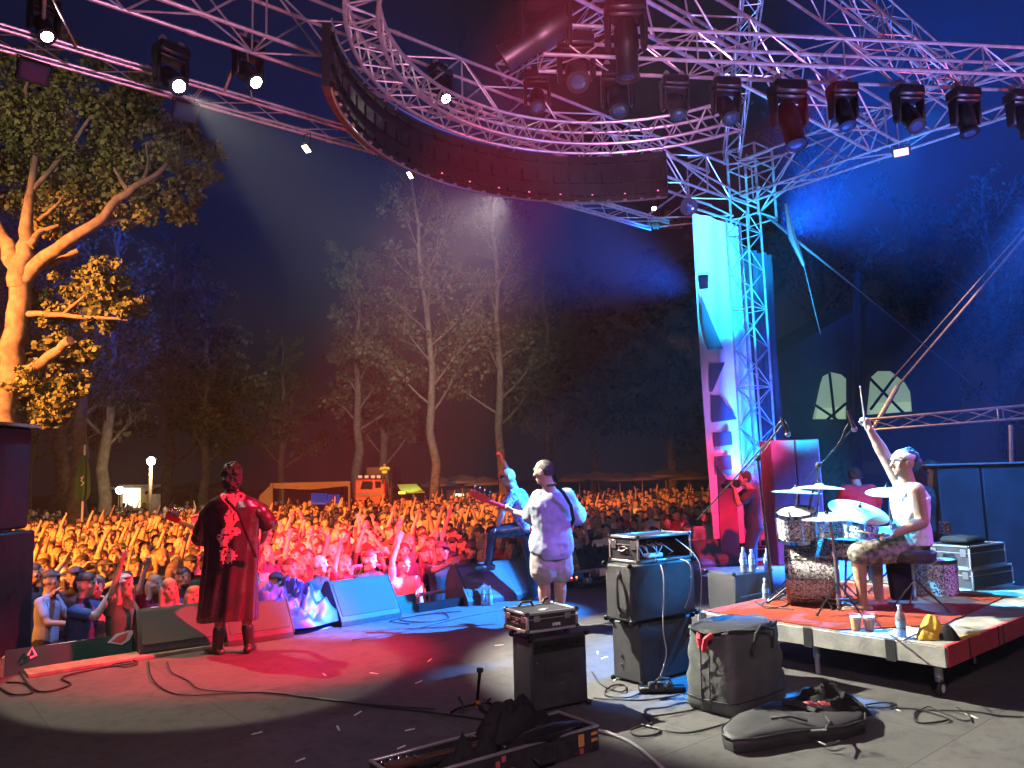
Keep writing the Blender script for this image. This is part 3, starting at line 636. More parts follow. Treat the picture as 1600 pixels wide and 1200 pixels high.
# street lamp and lit hut
p=gp(236,28); t=thing('lamp_post',p,'lamp post with a glaring white lamp over the crowd','street lamp'); MB().tube(p,W(236,724,28),.06,n=8).build('pole','hut_wood',t)
MB().box(W(236,717,28),.4,.25,.1,b=.03).build('lamp_head','black_metal',t)
MB().sphere(W(236,720.5,27.8),.14).build('lamp','lamp_white',t)
spot('lamp_post_light',W(236,724,27.7),gp(236,40),900,(1,.8,.5),150,.8,.2)
t=thing('kiosk_hut',W(215,790,58),'small lit kiosk with pale doorway behind the crowd at left','kiosk')
MB().box(W(226,777,58.5),3.2,1.6,1.9,ax=(CR,Fh,ZZ)).build('wall','hut_wood',t); MB().box(W(206,777,57.2),1.25,.1,1.5,ax=(CR,Fh,ZZ)).build('doorway','hut_lit',t,smooth=None)
MB().box(W(224,762,58.3),3.9,2.2,.1,ax=(CR,Fh,ZZ)).build('roof','canvas_pale',t)
t=thing('work_lamp',W(187,768,56),'second glaring white lamp low beside the kiosk','lamp'); MB().sphere(W(187,766,56),.26).build('bulb','lamp_white',t); MB().tube(W(187,800,56),W(187,768,56),.05).build('stand','black_metal',t)
spot('work_lamp_light',W(187,764,55.5),gp(200,30),700,(1,.85,.55),150,.8,.2)
# marquee frame
t=thing('frame_marquee',gp(480,30),'open frame marquee with drooping pale roof above the middle of the crowd','marquee')
b=MB(); D_=30
for x in(425,546): b.tube(W(x,812,D_),W(x,755,D_),.05,n=8)
for x in(442,535): b.tube(W(x,802,D_+4),W(x,758,D_+4),.05,n=8)
b.build('frame','canvas_pale',t)
b=MB(); q0=[W(422,755,D_),W(547,752,D_),W(538,757,D_+4),W(440,759,D_+4)]
n=12; vs=[]
for j in range(n+1):
    for i in range(n+1):
        s_,u_=i/n,j/n; p=lerp(lerp(q0[0],q0[1],s_),lerp(q0[3],q0[2],s_),u_); p=p-ZZ*.22*math.sin(s_*math.pi*2.0)**2; vs.append(p)
b.add(vs,[(j*(n+1)+i,j*(n+1)+i+1,(j+1)*(n+1)+i+1,(j+1)*(n+1)+i) for j in range(n) for i in range(n)])
b.prism([W(422,755,D_),W(547,752,D_),W(547,759,D_),W(485,765,D_),W(422,763,D_)],CF*.02); b.build('roof','canvas_pale',t,smooth=60)
mm('blue_screen',(.02,.05,.2),.5,emit=(.02,.08,.5),estr=.35)
for x0,y0,x1,y1 in((486,771,510,788),(512,773,530,786)): MB().prism([W(x0,y1,33),W(x1,y1,33),W(x1,y0,33),W(x0,y0,33)],CF*.1).build('blue_panel','blue_screen',t,smooth=None)
MB().prism([W(405,800,D_),W(424,800,D_),W(424,757,D_),W(405,775,D_)],CF*.03).build('side_wall','canvas_pale',t)
# fire truck cab
DF=40; t=thing('fire_truck',gp(580,DF),'red fire truck cab with roof lights parked behind the crowd','truck')
b=MB(); b.box(W(584,768,DF+1.2),1.6,2.3,1.35,ax=(CR,Fh,ZZ),b=.08); b.build('cab','truck_red',t)
MB().prism([W(563,764,DF-.05),W(581,764,DF-.05),W(581,752,DF-.05),W(566,752,DF-.05)],CF*.04).build('windscreen','window_dark',t,smooth=None)
MB().prism([W(586,762,DF-.05),W(594,762,DF-.05),W(594,752,DF-.05),W(586,752,DF-.05)],CF*.04).build('side_window','window_dark',t,smooth=None)
for x in(563,573,583,592): MB().box(W(x,745,DF),.22,.2,.16,ax=(CR,Fh,ZZ),b=.03).build('roof_light','white_plastic',t)
MB().prism([W(558,775,DF-.1),W(602,775,DF-.1),W(602,771,DF-.1),W(558,771,DF-.1)],CF*.1).build('bumper','steel',t)
MB().box(W(600,764,DF+2),1.4,3,2.4,ax=(CR,Fh,ZZ),b=.05).build('body','window_dark',t)
spot('truck_light',W(570,730,36),W(582,765,DF),70,(1,.3,.12),40,.6,.1)
# green awning stall
t=thing('market_stall',gp(645,38),'stall with bright green awning and yellow sign right of the fire truck','stall'); DS=38
b=MB().prism([W(621,758,DS),W(650,757,DS),W(664,770,DS-1.2),W(628,771,DS-1.2)],V((0,0,.03))); b.build('awning','canvas_green',t)
spot('stall_light',W(640,745,36.2),W(643,766,DS),120,(.8,1,.4),60,.6,.1)
MB().box(W(628,770,DS-1.3),.32,.05,.12,ax=(CR,Fh,ZZ)).build('sign','sign_yellow',t,smooth=None)
b=MB()
for x in(624,662,640): b.tube(W(x,800,DS),W(x,766,DS),.03)
b.build('leg','black_metal',t)
t=thing('lit_doorway',W(718,782,48),'bright white doorway glowing through the crowd left of the singer','doorway'); MB().box(W(718,779,48),.55,.1,.6,ax=(CR,Fh,ZZ)).build('panel','hut_lit',t,smooth=None)
MB().box(W(718,776,48.4),1.6,.2,1.0,ax=(CR,Fh,ZZ)).build('wall','tent_canvas',t)
# row of pale open parasols far behind
proto=None
for i,(x,y) in enumerate([(690,768),(722,764),(756,764),(905,762),(935,764),(968,766),(1003,768),(1040,768),(1075,770),(345,768),(300,768),(265,770)]):
    d_=48; p=gp(x,d_)
    if proto is None:
        proto=thing('open_parasol',p,'x','parasol','far row of pale open parasols')
        MB().tube(p,p+ZZ*2.5,.04).build('pole','hut_wood',proto)
        b=MB(); b.rings([[p+V((math.cos(a)*r_*(1+.04*math.cos(a*4)),math.sin(a)*r_,z_)) for a in [2*math.pi*k/16 for k in range(16)]] for r_,z_ in((.03,2.75),(.7,2.58),(1.35,2.36),(1.36,2.2))],cap=False); b.build('canopy','canvas_pale',proto); u=proto
    else: u=dup(proto,p)
    u.location=p+ZZ*rnd.uniform(-.1,.15)
    u['label']='pale open parasol in the far row, '+['directly behind the left tall tree foot','left of the singer head','just behind the singer','right of the bass player shoulder','second right of the bass player','third right of the bass player','above the tall amplifier stack','left of the banner foot','touching the banner foot','left of the robed guitarist','between kiosk and guitarist','nearest the lit kiosk'][i]
# ------------------------------------------------------------------ stage equipment
mm('flight_ply',(.03,.03,.035),.45,noise=.4,nscale=20,bump=.2,bscale=200)
mm('alu_edge',(.75,.75,.77),.28,.85)
mm('wedge_paint',(.04,.043,.043),.6,noise=.3,nscale=30,bump=.3,bscale=350)
mm('wedge_grille',(.075,.08,.078),.55,noise=.35,nscale=240,bump=.7,bscale=600)
mm('carpet_red',(.30,.055,.03),.95,c2=(.22,.04,.025),nscale=30,bump=.7,bscale=250,spec=.1)
mm('deck_grey',(.31,.31,.28),.7,c2=(.2,.2,.18),nscale=6,bump=.3,bscale=40)
mm('fascia_red',(.45,.03,.06),.6,noise=.2,nscale=6)
mm('gaffer',(.02,.02,.02),.5)
mm('tape_white',(.75,.75,.72),.7); mm('tape_green',(.35,.75,.4),.6)
mm('red_fabric',(.5,.03,.05),.8); mm('led_red',(1,.1,.05),.5,emit=(1,.15,.05),estr=8); mm('gold_text',(.75,.35,.1),.5,noise=.4,nscale=60); mm('text_red',(.45,.08,.1),.6)
mm('logo_white',(.7,.7,.7),.5)

def frame3(L,C,Rr):
    """a box footprint from its left, near and right bottom corners"""
    L,C,Rr=V(L),V(C),V(Rr); X=(Rr-C); w=X.length; X.normalize(); Y=V((-X.y,X.x,0)); dp=(L-C).dot(Y)
    return C,X,Y,w,abs(dp)
class Box3:
    def __init__(s,C,X,Y,w,d,h,z=None):
        s.C=V(C); s.X=X; s.Y=Y; s.w=w; s.d=d; s.h=h
        if z is not None: s.C.z=z
    def P(s,x,y,z): return s.C+s.X*(x*s.w)+s.Y*(y*s.d)+ZZ*(z*s.h)
    def M(s,x,y,z): return s.C+s.X*x+s.Y*y+ZZ*z
    def ax(s): return (s.X,s.Y,ZZ)
    def fill(s,b,x0,x1,y0,y1,z0,z1,bev=.01,mi=0): b.box(s.M((x0+x1)/2,(y0+y1)/2,(z0+z1)/2),x1-x0,y1-y0,z1-z0,ax=s.ax(),b=bev,mi=mi)
def amp_cab(bx,label,name='speaker_cabinet',group='bass speaker cabinets',handle='side',front=False):
    t=thing(name,bx.P(.5,.5,0),label,'amplifier' if 'amp' in name else 'speaker cabinet',group)
    b=MB(); bx.fill(b,0,bx.w,0,bx.d,.015,bx.h,.014); b.build('cabinet','black_vinyl',t)
    b=MB(); w,d,h=bx.w,bx.d,bx.h
    for x in(0,w):
        for y in(0,d):
            for z in(.015,h): b.sphere(bx.M(x,y,z),.022,n=8,m=6)
    b.build('corner_guard','black_metal',t)
    b=MB()
    for x in(.06,w-.06):
        for y in(.05,d-.05): b.tube(bx.M(x,y,0),bx.M(x,y,.02),.018,n=8)
    b.build('foot','rubber',t)
    if handle=='side':
        b=MB(); b.path([bx.M(-.004,d*.45,h*.84),bx.M(-.03,d*.42,h*.75),bx.M(-.035,d*.38,h*.5),bx.M(-.028,d*.40,h*.28),bx.M(-.004,d*.42,h*.2)],.011,n=6); b.build('handle','rubber',t)
        b=MB()
        for z in(.84,.2): b.box(bx.M(-.006,d*.44,h*z),.012,.035,.045,ax=bx.ax(),b=.004)
        b.build('handle_bracket','steel',t)
    return t
def flight_case(bx,label,name='rack_case',group=None,open_back=False,handles=True):
    t=thing(name,bx.P(.5,.5,0),label,'flight case',group); w,d,h=bx.w,bx.d,bx.h; e=.018
    b=MB()
    if open_back:
        bx.fill(b,.0,w,0.0,d,.0,.012,0); bx.fill(b,0,w,0,d,h-.012,h,0); bx.fill(b,0,.012,0,d,.012,h-.012,0); bx.fill(b,w-.012,w,0,d,.012,h-.012,0); bx.fill(b,.012,w-.012,d-.02,d,.012,h-.012,0); bx.fill(b,.03,w-.03,.12,d-.03,.03,h-.05,0)
    else: bx.fill(b,0,w,0,d,0,h,.004)
    b.build('panel','flight_ply',t)
    b=MB()
    for y in(0,d):
        for z in(0,h): bx.fill(b,-.003,w+.003,y-e/2,y+e/2,z-e/2,z+e/2,.003)
    for x in(0,w):
        for z in(0,h): bx.fill(b,x-e/2,x+e/2,e/2,d-e/2,z-e/2,z+e/2,.003)
        for y in(0,d): bx.fill(b,x-e/2,x+e/2,y-e/2,y+e/2,e/2,h-e/2,.003)
    for y in(-.001,): bx.fill(b,-.002,w,y-.004,y+.002,h*.66,h*.70,0) if not open_back else None
    bx.fill(b,-.004,.002,0.01,d-.01,h*.66,h*.70,0)
    b.build('edging','alu_edge',t)
    b=MB()
    for x in(0,w):
        for y in(0,d):
            for z in(0,h): b.sphere(bx.M(x,y,z),.02,n=8,m=6)
    b.build('corner_ball','chrome',t)
    if handles:
        b=MB(); bx.fill(b,-.008,-.002,d*.36,d*.64,h*.3,h*.62,.003); b.build('latch_plate','chrome',t)
        b=MB()
        for y in(.14,.86): bx.fill(b,-.01,-.002,d*y-.03,d*y+.03,h*.5,h*.86,.003)
        b.build('catch','steel',t)
        b=MB(); b.path([bx.M(-.012,d*.38,h*.55),bx.M(-.03,d*.39,h*.42),bx.M(-.03,d*.61,h*.42),bx.M(-.012,d*.62,h*.55)],.006,n=6); b.build('handle','black_metal',t)
    return t
# front amplifier
C,X,Y,w,d=frame3(G(797,1105),G(832,1118),G(920,1100)); B=Box3(C,X,Y,w,max(d,.26),.49)
t=amp_cab(B,'black bass amplifier nearest the camera with a road case on top','bass_amplifier',None,handle=None)
b=MB(); B.fill(b,.02,B.w-.02,-.004,.002,.39,.47,.002); b.build('control_panel','black_metal',t)
b=MB()
for i in range(9): b.tube(B.M(.06+i*.04,-.004,.43),B.M(.06+i*.04,-.018,.43),.009,n=8)
b.build('knob','black_metal',t)
b=MB(); B.fill(b,.1,.33,-.004,.002,.24,.3,.0); b.build('name_plate','gaffer',t)
b=MB()
for x,z in((.05,.06),(.24,.05),(.4,.07),(.05,.33),(.42,.34),(.24,.18)): b.tube(B.M(x,-.003,z),B.M(x,-.006,z),.006,n=8)
b.build('screw','chrome',t)
C2=B.M(-.02,.0,.54); B2=Box3(C2,X,Y,.40,.30,.115)
b=MB()
t=flight_case(B2,'small black effects rack case with silver edges on the front bass amplifier')
b=MB()
for x in(.04,.34):
    for y in(.04,.26): b.tube(B2.M(x,y,-.045),B2.M(x,y,0),.02,n=8)
b.build('foot','rubber',t)
b=MB(); b.path([B2.M(.30,.3,.115),B2.M(.33,.31,.15),B2.M(.36,.31,.155)],.01); b.path([B2.M(.1,.3,.12),B2.M(.13,.29,.15),B2.M(.2,.29,.15),B2.M(.22,.3,.12)],.01); b.build('strap_handle','rubber',t)
b=MB()
# "AMPEG"-like white script is worn: short white brush lettering on the side
for i,(x0,x1) in enumerate(((.20,.207),(.213,.222),(.226,.236),(.240,.246),(.250,.262))): B2.fill(b,x0,x1,-.004,-.001,.02+.004*(i%2),.042,0)
b.build('lettering','logo_white',t,smooth=None)
b=MB(); B2.fill(b,.17,.21,.1,.13,.1165,.118,0); B2.fill(b,.22,.25,.12,.14,.1165,.118,0); b.build('top_sticker','logo_white',t,smooth=None)
b=MB(); B2.fill(b,.05,.1,-.006,0,.06,.1,.003); B2.fill(b,.3,.35,-.006,0,.06,.1,.003); b.build('catch','steel',t)
# two-cab stack with rack
zt=.455
C,X,Y,w,d=frame3(G(957,1062),G(1003,1073),G(1087,1050)); Bl=Box3(C,X,Y,w,max(d,.30),.45)
t=amp_cab(Bl,'lower black speaker cabinet of the tall stack behind the big grey bag',handle=None)
b=MB(); b.sphere(Bl.M(-.002,.2,.2),.012,n=8); b.sphere(Bl.M(-.002,.2,.13),.01,n=8); b.build('rivet','chrome',t)
b=MB(); b.lathe([(.002,.003),(.04,.004),(.05,0)],Bl.M(Bl.w-.07,0,.33),-Y,16); b.build('port','gaffer',t)
C,X,Y,w,d=frame3(G(950,969,.46),G(988,978,.46),G(1089,960,.46)); Bu=Box3(C,X,Y,w,max(d,.28),.43,.465)
amp_cab(Bu,'upper black speaker cabinet with a strap handle, carrying the open effects rack')
BR=Box3(Bu.M(.12,.03,.445),X,Y,Bu.w-.13,.32,.185)
b=MB(); t=flight_case(BR,'open-backed effects rack lit bright blue on top of the tall cabinet stack',open_back=True)
b=MB()
for x,z in((.06,.12),(.2,.13),(.28,.12),(.1,.08)): BR.fill(b,x,x+.05,.115,.12,z,z+.02,.002)
b.build('socket','chrome',t)
b=MB(); BR.fill(b,.13,.3,.03,.09,.015,.05,.01); b.build('power_unit','white_plastic',t)
b=MB()
rc=random.Random(5)
for k in range(7):
    x0=.04+.05*k; b.path([BR.M(x0,.11,.12),BR.M(x0+rc.uniform(-.03,.05),.05,.1),BR.M(x0+rc.uniform(-.05,.07),.03,.05),BR.M(x0+rc.uniform(-.08,.08),.06,.03)],.0045,n=5)
b.build('patch_cable','cable_grey',t)
# dangling cables on the stack
def hang(pts,r,mat_,label,cat='cable',name='cable',group=None,org=None):
    PP=[]; P=[V(p) for p in pts]; n=len(P)
    for i in range(n-1):
        p0=P[max(0,i-1)];p1=P[i];p2=P[i+1];p3=P[min(n-1,i+2)]
        for k in range(6):
            u=k/6; PP.append(.5*((2*p1)+(p2-p0)*u+(2*p0-5*p1+4*p2-p3)*u*u+(3*p1-p0-3*p2+p3)*u**3))
    PP.append(P[-1])
    return tag(MB().path(PP,r,n=6).build(name,mat_,smooth=80,org=P[0]),label,cat,group)
def gpt(*pts,z=.008): return [G(x,y,z) for x,y in pts]
hang([BR.M(.17,-.01,.02),W(1037,900,5.65),W(1036,980,5.6),W(1041,1020,5.6),W(1034,1052,5.6),G(1030,1064,.02)],.0055,'cable_grey','pale cable hanging down the back of the tall cabinet stack')
hang([BR.M(.30,-.01,.01),W(1077,880,5.75),W(1079,920,5.75),W(1070,950,5.75)],.004,'cable_grey','thin cable loop dangling under the blue effects rack')
hang([BR.M(.40,-.01,.15),W(1093,880,5.85),W(1094,960,5.8),W(1098,1000,5.6)],.004,'cable_grey','thin pale lead running down the right side of the tall stack')

# ------------------------------------------------------------------ big grey gig bag
mm('nylon_grey',(.10,.108,.105),.55,noise=.25,nscale=7,bump=.9,bscale=9,spec=.4)
mm('nylon_dark',(.03,.03,.034),.6,noise=.3,nscale=7,bump=.6,bscale=11)
C,X,Y,w,d=frame3(G(1090,1100),G(1148,1127),G(1238,1094)); t=thing('equipment_bag',C,'big grey soft equipment bag standing open on the floor beside the tall stack','bag')
Bb=Box3(C,X,Y,w,max(d,.42),.53)
def softbox(B,nu=10,taper=.06,bulge=.02,sag=.03):
    rings=[]; w,d,h=B.w,B.d,B.h
    for j in range(13):
        u=j/12; k=bulge*math.sin(math.pi*u); o=-taper*u
        ring=[]; 
        cs=[(0,0),(w,0),(w,d),(0,d)]
        for q in range(4):
            a,c=cs[q],cs[(q+1)%4]
            for i in range(nu):
                s_=(i+.5)/nu; x=a[0]+(c[0]-a[0])*s_; y=a[1]+(c[1]-a[1])*s_
                cx,cy_=w/2,d/2; m=k*math.sin(math.pi*s_)+.012*math.sin(j*1.7+q*2+i)*math.sin(u*3.1)
                # rounded corners
                ex=abs(2*s_-1)**6*.03
                dx,dy=(x-cx),(y-cy_); L_=math.hypot(dx,dy); x+=dx/L_*(m-ex+o*(.8)); y+=dy/L_*(m-ex+o*.8)
                z=u*h-(sag*math.sin(math.pi*s_)*u if j==12 else 0)
                if j==0: x=cx+(x-cx)*.93; y=cy_+(y-cy_)*.93
                ring.append(B.M(x,y,max(.004,z)))
        rings.append(ring)
    return rings
MB().rings(softbox(Bb)).build('bag_body','nylon_grey',t,smooth=60)
b=MB(); ring=softbox(Bb)[-1]; b.path([p+ZZ*.004 for p in ring],.011,n=6,close=True); ring=softbox(Bb)[2]; b.path([p for p in ring],.006,n=5,close=True)
for s_ in(.42,.58): b.path([Bb.M(-.012+.02*u,Bb.d*s_,Bb.h*u) for u in(.03,.3,.6,.97)],.005,n=5)
b.build('piping','nylon_dark',t)
b=MB(); rings=[]
for j in range(6):
    u=j/5; rings.append([Bb.M(Bb.w*(.5+.56*math.cos(a)*(1-u*.15)),Bb.d*(.55+.52*math.sin(a)*(1-u*.3)),Bb.h+.0+.035*u-.04*u*u+.01*math.sin(a*5+j)) for a in [2*math.pi*k/28 for k in range(28)]])
b.rings(rings); b.build('lid_flap','nylon_dark',t,smooth=70)
b=MB(); b.path([Bb.M(-.02,Bb.d*.55,Bb.h*.97),Bb.M(-.05,Bb.d*.5,Bb.h*.92),Bb.M(-.045,Bb.d*.48,Bb.h*.82)],.018,n=7); b.path([Bb.M(-.02,Bb.d*.3,Bb.h*.98),Bb.M(-.06,Bb.d*.35,Bb.h*.93),Bb.M(-.05,Bb.d*.42,Bb.h*.78)],.02,n=7); b.build('red_strap','red_fabric',t)
b=MB(); b.path([Bb.M(Bb.w*.3,-.02,Bb.h*.75),Bb.M(Bb.w*.33,-.05,Bb.h*.98),Bb.M(Bb.w*.45,-.03,Bb.h*1.04),Bb.M(Bb.w*.62,-.05,Bb.h*.98),Bb.M(Bb.w*.66,-.02,Bb.h*.74)],.011,n=7); b.build('handle','nylon_dark',t)
# ------------------------------------------------------------------ soft guitar bag lying in front
t=thing('guitar_bag',G(1240,1140),'black padded guitar bag lying flat on the floor in front of the grey bag','bag')
outl=[(1130,1152),(1150,1136),(1205,1112),(1240,1104),(1285,1096),(1330,1100),(1352,1118),(1352,1140),(1322,1150),(1285,1153),(1230,1160),(1180,1170),(1148,1172),(1132,1164)]
gp_=[G(x,y+6,0.0) for x,y in outl]; cen=sum(gp_,V((0,0,0)))/len(gp_)
rr_=[]
for u,z in((1.0,.004),(1.02,.04),(1.0,.075),(.93,.092),(.6,.10),(.2,.104)): rr_.append([cen+(p-cen)*u+ZZ*(z+.012*math.sin(i*1.9)*(u<.95)) for i,p in enumerate(gp_)])
MB().rings(rr_).build('bag_body','nylon_dark',t,smooth=70)
b=MB(); b.path([cen+(p-cen)*1.015+ZZ*.078 for p in gp_],.007,n=6,close=True); b.build('zip_seam','black_vinyl',t)
b=MB(); 
for off,(x0,y0,x1,y1) in enumerate(((1225,1100,1275,1112),(1255,1096,1300,1106))): b.path([G(x0,y0,.10),G((x0+x1)/2,(y0+y1)/2-4,.125),G(x1,y1,.11)],[.02,.03,.015],n=8)
b.path([G(1205,1122,.105),G(1235,1118,.13),G(1262,1126,.11)],.012,n=6)
b.build('shoulder_strap','nylon_dark',t)
b=MB(); b.path([G(1268,1142,.1),G(1290,1140,.13),G(1296,1128,.13),G(1290,1120,.11)],.008,n=6); b.path([G(1275,1158,.02),G(1290,1164,.03),G(1312,1158,.03)],.006,n=6); b.build('buckle','steel',t)
t2=thing('folded_jacket',G(1300,1110),'crumpled dark jacket with a red printed mark heaped on the guitar bag','jacket')
b=MB()
rj=random.Random(11)
def heap(b,c,rx,ry,h,seed,nx=48,ny=30,ax=None,z0=0.):
    rj=random.Random(seed); ph=[(rj.uniform(2,7),rj.uniform(2,7),rj.uniform(0,6),rj.uniform(.2,1)) for _ in range(6)]
    X_,Y_=ax or (V((1,0,0)),V((0,1,0))); rings=[]
    for j in range(ny):
        u=1-j/(ny-1)*.98; ring=[]
        for i in range(nx):
            a=2*math.pi*i/nx; n_=sum(q[3]*math.sin(q[0]*math.cos(a)*u*1.4+q[1]*math.sin(a)*u*1.4+q[2]) for q in ph)/3
            r=u*(1+.12*math.sin(3*a+ph[0][2])+.07*math.sin(7*a+ph[1][2])*u)
            q_=V((math.cos(a)*u*rx*9+seed,math.sin(a)*u*ry*9,seed*.7)); wr_=abs(mnoise.noise(q_))*1.1+.5*abs(mnoise.noise(q_*2.3))-.35
            ring.append(V(c)+X_*rx*r*math.cos(a)+Y_*ry*r*math.sin(a)+ZZ*(z0+max(.0,h*(1-u**2.4)*(1+.35*n_-wr_*.9))+ (.004 if j==0 else .01)))
        rings.append(ring)
    b.rings(rings)
heap(b,G(1292,1112,.06),.24,.17,.12,4,ax=(CR,Fh)); b.build('jacket_cloth','black_fabric',t2,smooth=80)
b=MB(); c0=G(1262,1102,.235)
for s in ([(0,0),(.06,.0),(.065,.03),(.02,.035),(.0,.06),(.05,.07)],[(.08,.0),(.13,.005),(.14,.035),(.09,.035),(.085,.065),(.13,.07)]): b.path([c0+CR*x+Fh*y for x,y in s],.005,n=5)
b.build('red_print','text_red',t2)
# ------------------------------------------------------------------ open guitar case with bass guitar
hz=.13
c_FR=G(936,1172,0); c_BR=G(902,1132,hz); c_BR.z=0; c_FL=G(700,1203,hz); c_FL.z=0
Xc=(c_FR-c_FL).normalized(); Yc=V((-Xc.y,Xc.x,0)); Lc=1.28; dc=abs((c_BR-c_FR).dot(Yc)); dc=max(dc,.36)
CF0=c_FR-Xc*Lc; Bc=Box3(CF0,Xc,Yc,Lc,dc,hz,0)
t=thing('guitar_case',Bc.P(.5,.5,0),'open black hard guitar case with silver rim at the bottom of the photo','guitar case')
b=MB(); Bc.fill(b,0,Lc,0,dc,0.004,.012,0); Bc.fill(b,0,Lc,0,.012,.012,hz,0); Bc.fill(b,0,Lc,dc-.012,dc,.012,hz,0); Bc.fill(b,0,.012,.012,dc-.012,.012,hz,0); Bc.fill(b,Lc-.012,Lc,.012,dc-.012,.012,hz,0); b.build('shell','flight_ply',t,smooth=None)
b=MB(); Bc.fill(b,.013,Lc-.013,.013,dc-.013,.0125,.03,0); mm('plush_grey',(.22,.23,.24),.95,noise=.2,nscale=20,bump=.4,bscale=200); b.build('lining','plush_grey',t,smooth=None)
b=MB(); Bc.fill(b,-.004,Lc+.004,-.004,.014,hz,hz+.012,.002); Bc.fill(b,-.004,Lc+.004,dc-.014,dc+.004,hz,hz+.012,.002); Bc.fill(b,-.004,.014,.014,dc-.014,hz,hz+.012,.002); Bc.fill(b,Lc-.014,Lc+.004,.014,dc-.014,hz,hz+.012,.002)
b.build('rim','alu_edge',t)
b=MB(); b.path([Bc.M(Lc*.62,-.01,.07),Bc.M(Lc*.63,-.05,.05),Bc.M(Lc*.70,-.06,.05),Bc.M(Lc*.74,-.01,.08)],.009); b.build('handle','rubber',t)
b=MB(); Bc.fill(b,Lc*.88,Lc*.91,-.006,-.001,.05,.115,0); Bc.fill(b,Lc*.955,Lc*.99,-.006,-.001,.06,.075,0); Bc.fill(b,Lc*.955,Lc*.99,-.006,-.001,.095,.11,0); b.build('sticker','gold_text',t,smooth=None)
for x,z in((.885,.01),(.40,.03),(.43,.07),(.5,.02),(.46,.09)):
    b=MB(); Bc.fill(b,Lc*x,Lc*x+.025,-.006,-.001,z,z+.03,0); b.build('red_sticker','text_red',t,smooth=None)
# bass guitar in the case
mm('wood_dark',(.10,.035,.02),.35,noise=.3,nscale=10,coat=.5); mm('wood_neck',(.25,.05,.03),.4,coat=.4); mm('guitar_black',(.012,.012,.014),.18,coat=1.); mm('guitar_red',(.5,.02,.02),.25,coat=.8); mm('sunburst',(.4,.12,.03),.3,coat=.6); mm('maple',(.6,.36,.16),.4,coat=.4)
def guitar(name,label,head,bridge,normal,body_mat='guitar_red',neck_mat='wood_neck',head_mat=None,blen=.46,bw=.33,pegs=4,parent_cat='guitar',thick=.042,hl=.2,inline=True):
    H=V(head);Bp=V(bridge); d=(H-Bp); Ltot=d.length; d.normalize(); nrm=V(normal); nrm=(nrm-d*nrm.dot(d)).normalized(); s=d.cross(nrm).normalized()
    if s.z<0 and abs(nrm.z)<.8: s=-s
    t=thing(name,Bp,label,parent_cat)
    pr=[(-.5,.0),(-.49,.28),(-.42,.42),(-.3,.5),(-.12,.47),(.02,.36),(.12,.33),(.24,.37),(.38,.46),(.50,.46),(.55,.36),(.50,.24),(.40,.14),(.36,.07)]
    prl=[(-.49,-.28),(-.42,-.42),(-.3,-.5),(-.14,-.46),(.0,-.35),(.08,-.32),(.18,-.36),(.3,-.43),(.40,-.40),(.42,-.28),(.37,-.12)]
    outl=[(x,y) for x,y in pr]+[(x,y) for x,y in prl[::-1]]
    c=Bp+d*blen*.12
    R_=[]
    for k,(sc_,z) in enumerate(((.94,-thick/2),(1,-thick*.3),(1,thick*.3),(.94,thick/2))): R_.append([c+d*(x*blen*sc_)+s*(y*bw*sc_)+nrm*z for x,y in outl])
    MB().rings(R_).build('body',body_mat,t,smooth=35)
    hs=c+d*blen*.36; neck_end=H-d*hl
    b=MB(); N=8; b.rings([[p+s*(wd*math.cos(a))+nrm*(thick*.3+.010*math.sin(a)) for a in [2*math.pi*k/10 for k in range(10)]] for p,wd in((hs,.03),(neck_end,.021))]); 
    b.build('neck',neck_mat,t)
    b=MB(); b.prism([neck_end+s*.02,neck_end+d*.02+s*.03,neck_end+d*.06+s*.05,neck_end+d*(hl*.8)+s*.055,H+s*.035,H-s*.0,neck_end+d*hl*.75-s*.03,neck_end+d*.05-s*.03,neck_end-s*.02],nrm*.016); b.build('headstock',head_mat or neck_mat,t,smooth=35)
    for k in range(pegs):
        b=MB(); p=neck_end+d*(.035+hl*.72*k/max(1,pegs-1))+s*.055; b.tube(p-s*.02,p+s*.035,.007,n=6); b.sphere(p+s*.042,.015,.009,.015,n=8,m=5)
        q=neck_end+d*(.035+hl*.72*k/max(1,pegs-1))+s*.02+nrm*.016; b.tube(q,q+nrm*.012,.008,n=8); b.build('tuning_peg','chrome',t)
    b=MB()
    for k in range(4): o=s*(-.015+.01*k); b.tube(Bp-d*.05+o+nrm*(thick*.5+.01),neck_end+d*.05+o*.7+nrm*(thick*.5+.004),.0012,n=4,cap=False)
    b.build('string','chrome',t)
    b=MB(); b.box(Bp-d*.05+nrm*(thick/2+.006),.05,.06,.012,ax=(d,s,nrm),b=.003); b.box(Bp+d*.06+nrm*(thick/2+.004),.03,.07,.008,ax=(d,s,nrm),b=.003); b.box(Bp+d*.13+nrm*(thick/2+.004),.03,.07,.008,ax=(d,s,nrm),b=.003); b.build('bridge','black_metal',t)
    return t,dict(d=d,s=s,n=nrm,neck_end=neck_end,hs=hs,c=c)
gh=Bc.M(.02,dc*.55,.135); gb=Bc.M(Lc*.70,dc*.5,.12)
guitar('bass_guitar','dark red-necked bass guitar lying in the open case under a black cloth',gh,gb,V((0,0,1)),'guitar_black','wood_dark')
t=thing('black_cloth',Bc.M(Lc*.6,dc*.5,.15),'black cloth bundle heaped over the bass in the open case','cloth')
b=MB(); heap(b,Bc.M(Lc*.66,dc*.62,.13),.26,.13,.16,9,ax=(Xc,Yc)); heap(b,Bc.M(Lc*.36,dc*.35,.05),.22,.1,.13,12,ax=(Xc,Yc)); b.build('cloth_fold','black_fabric',t,smooth=80)
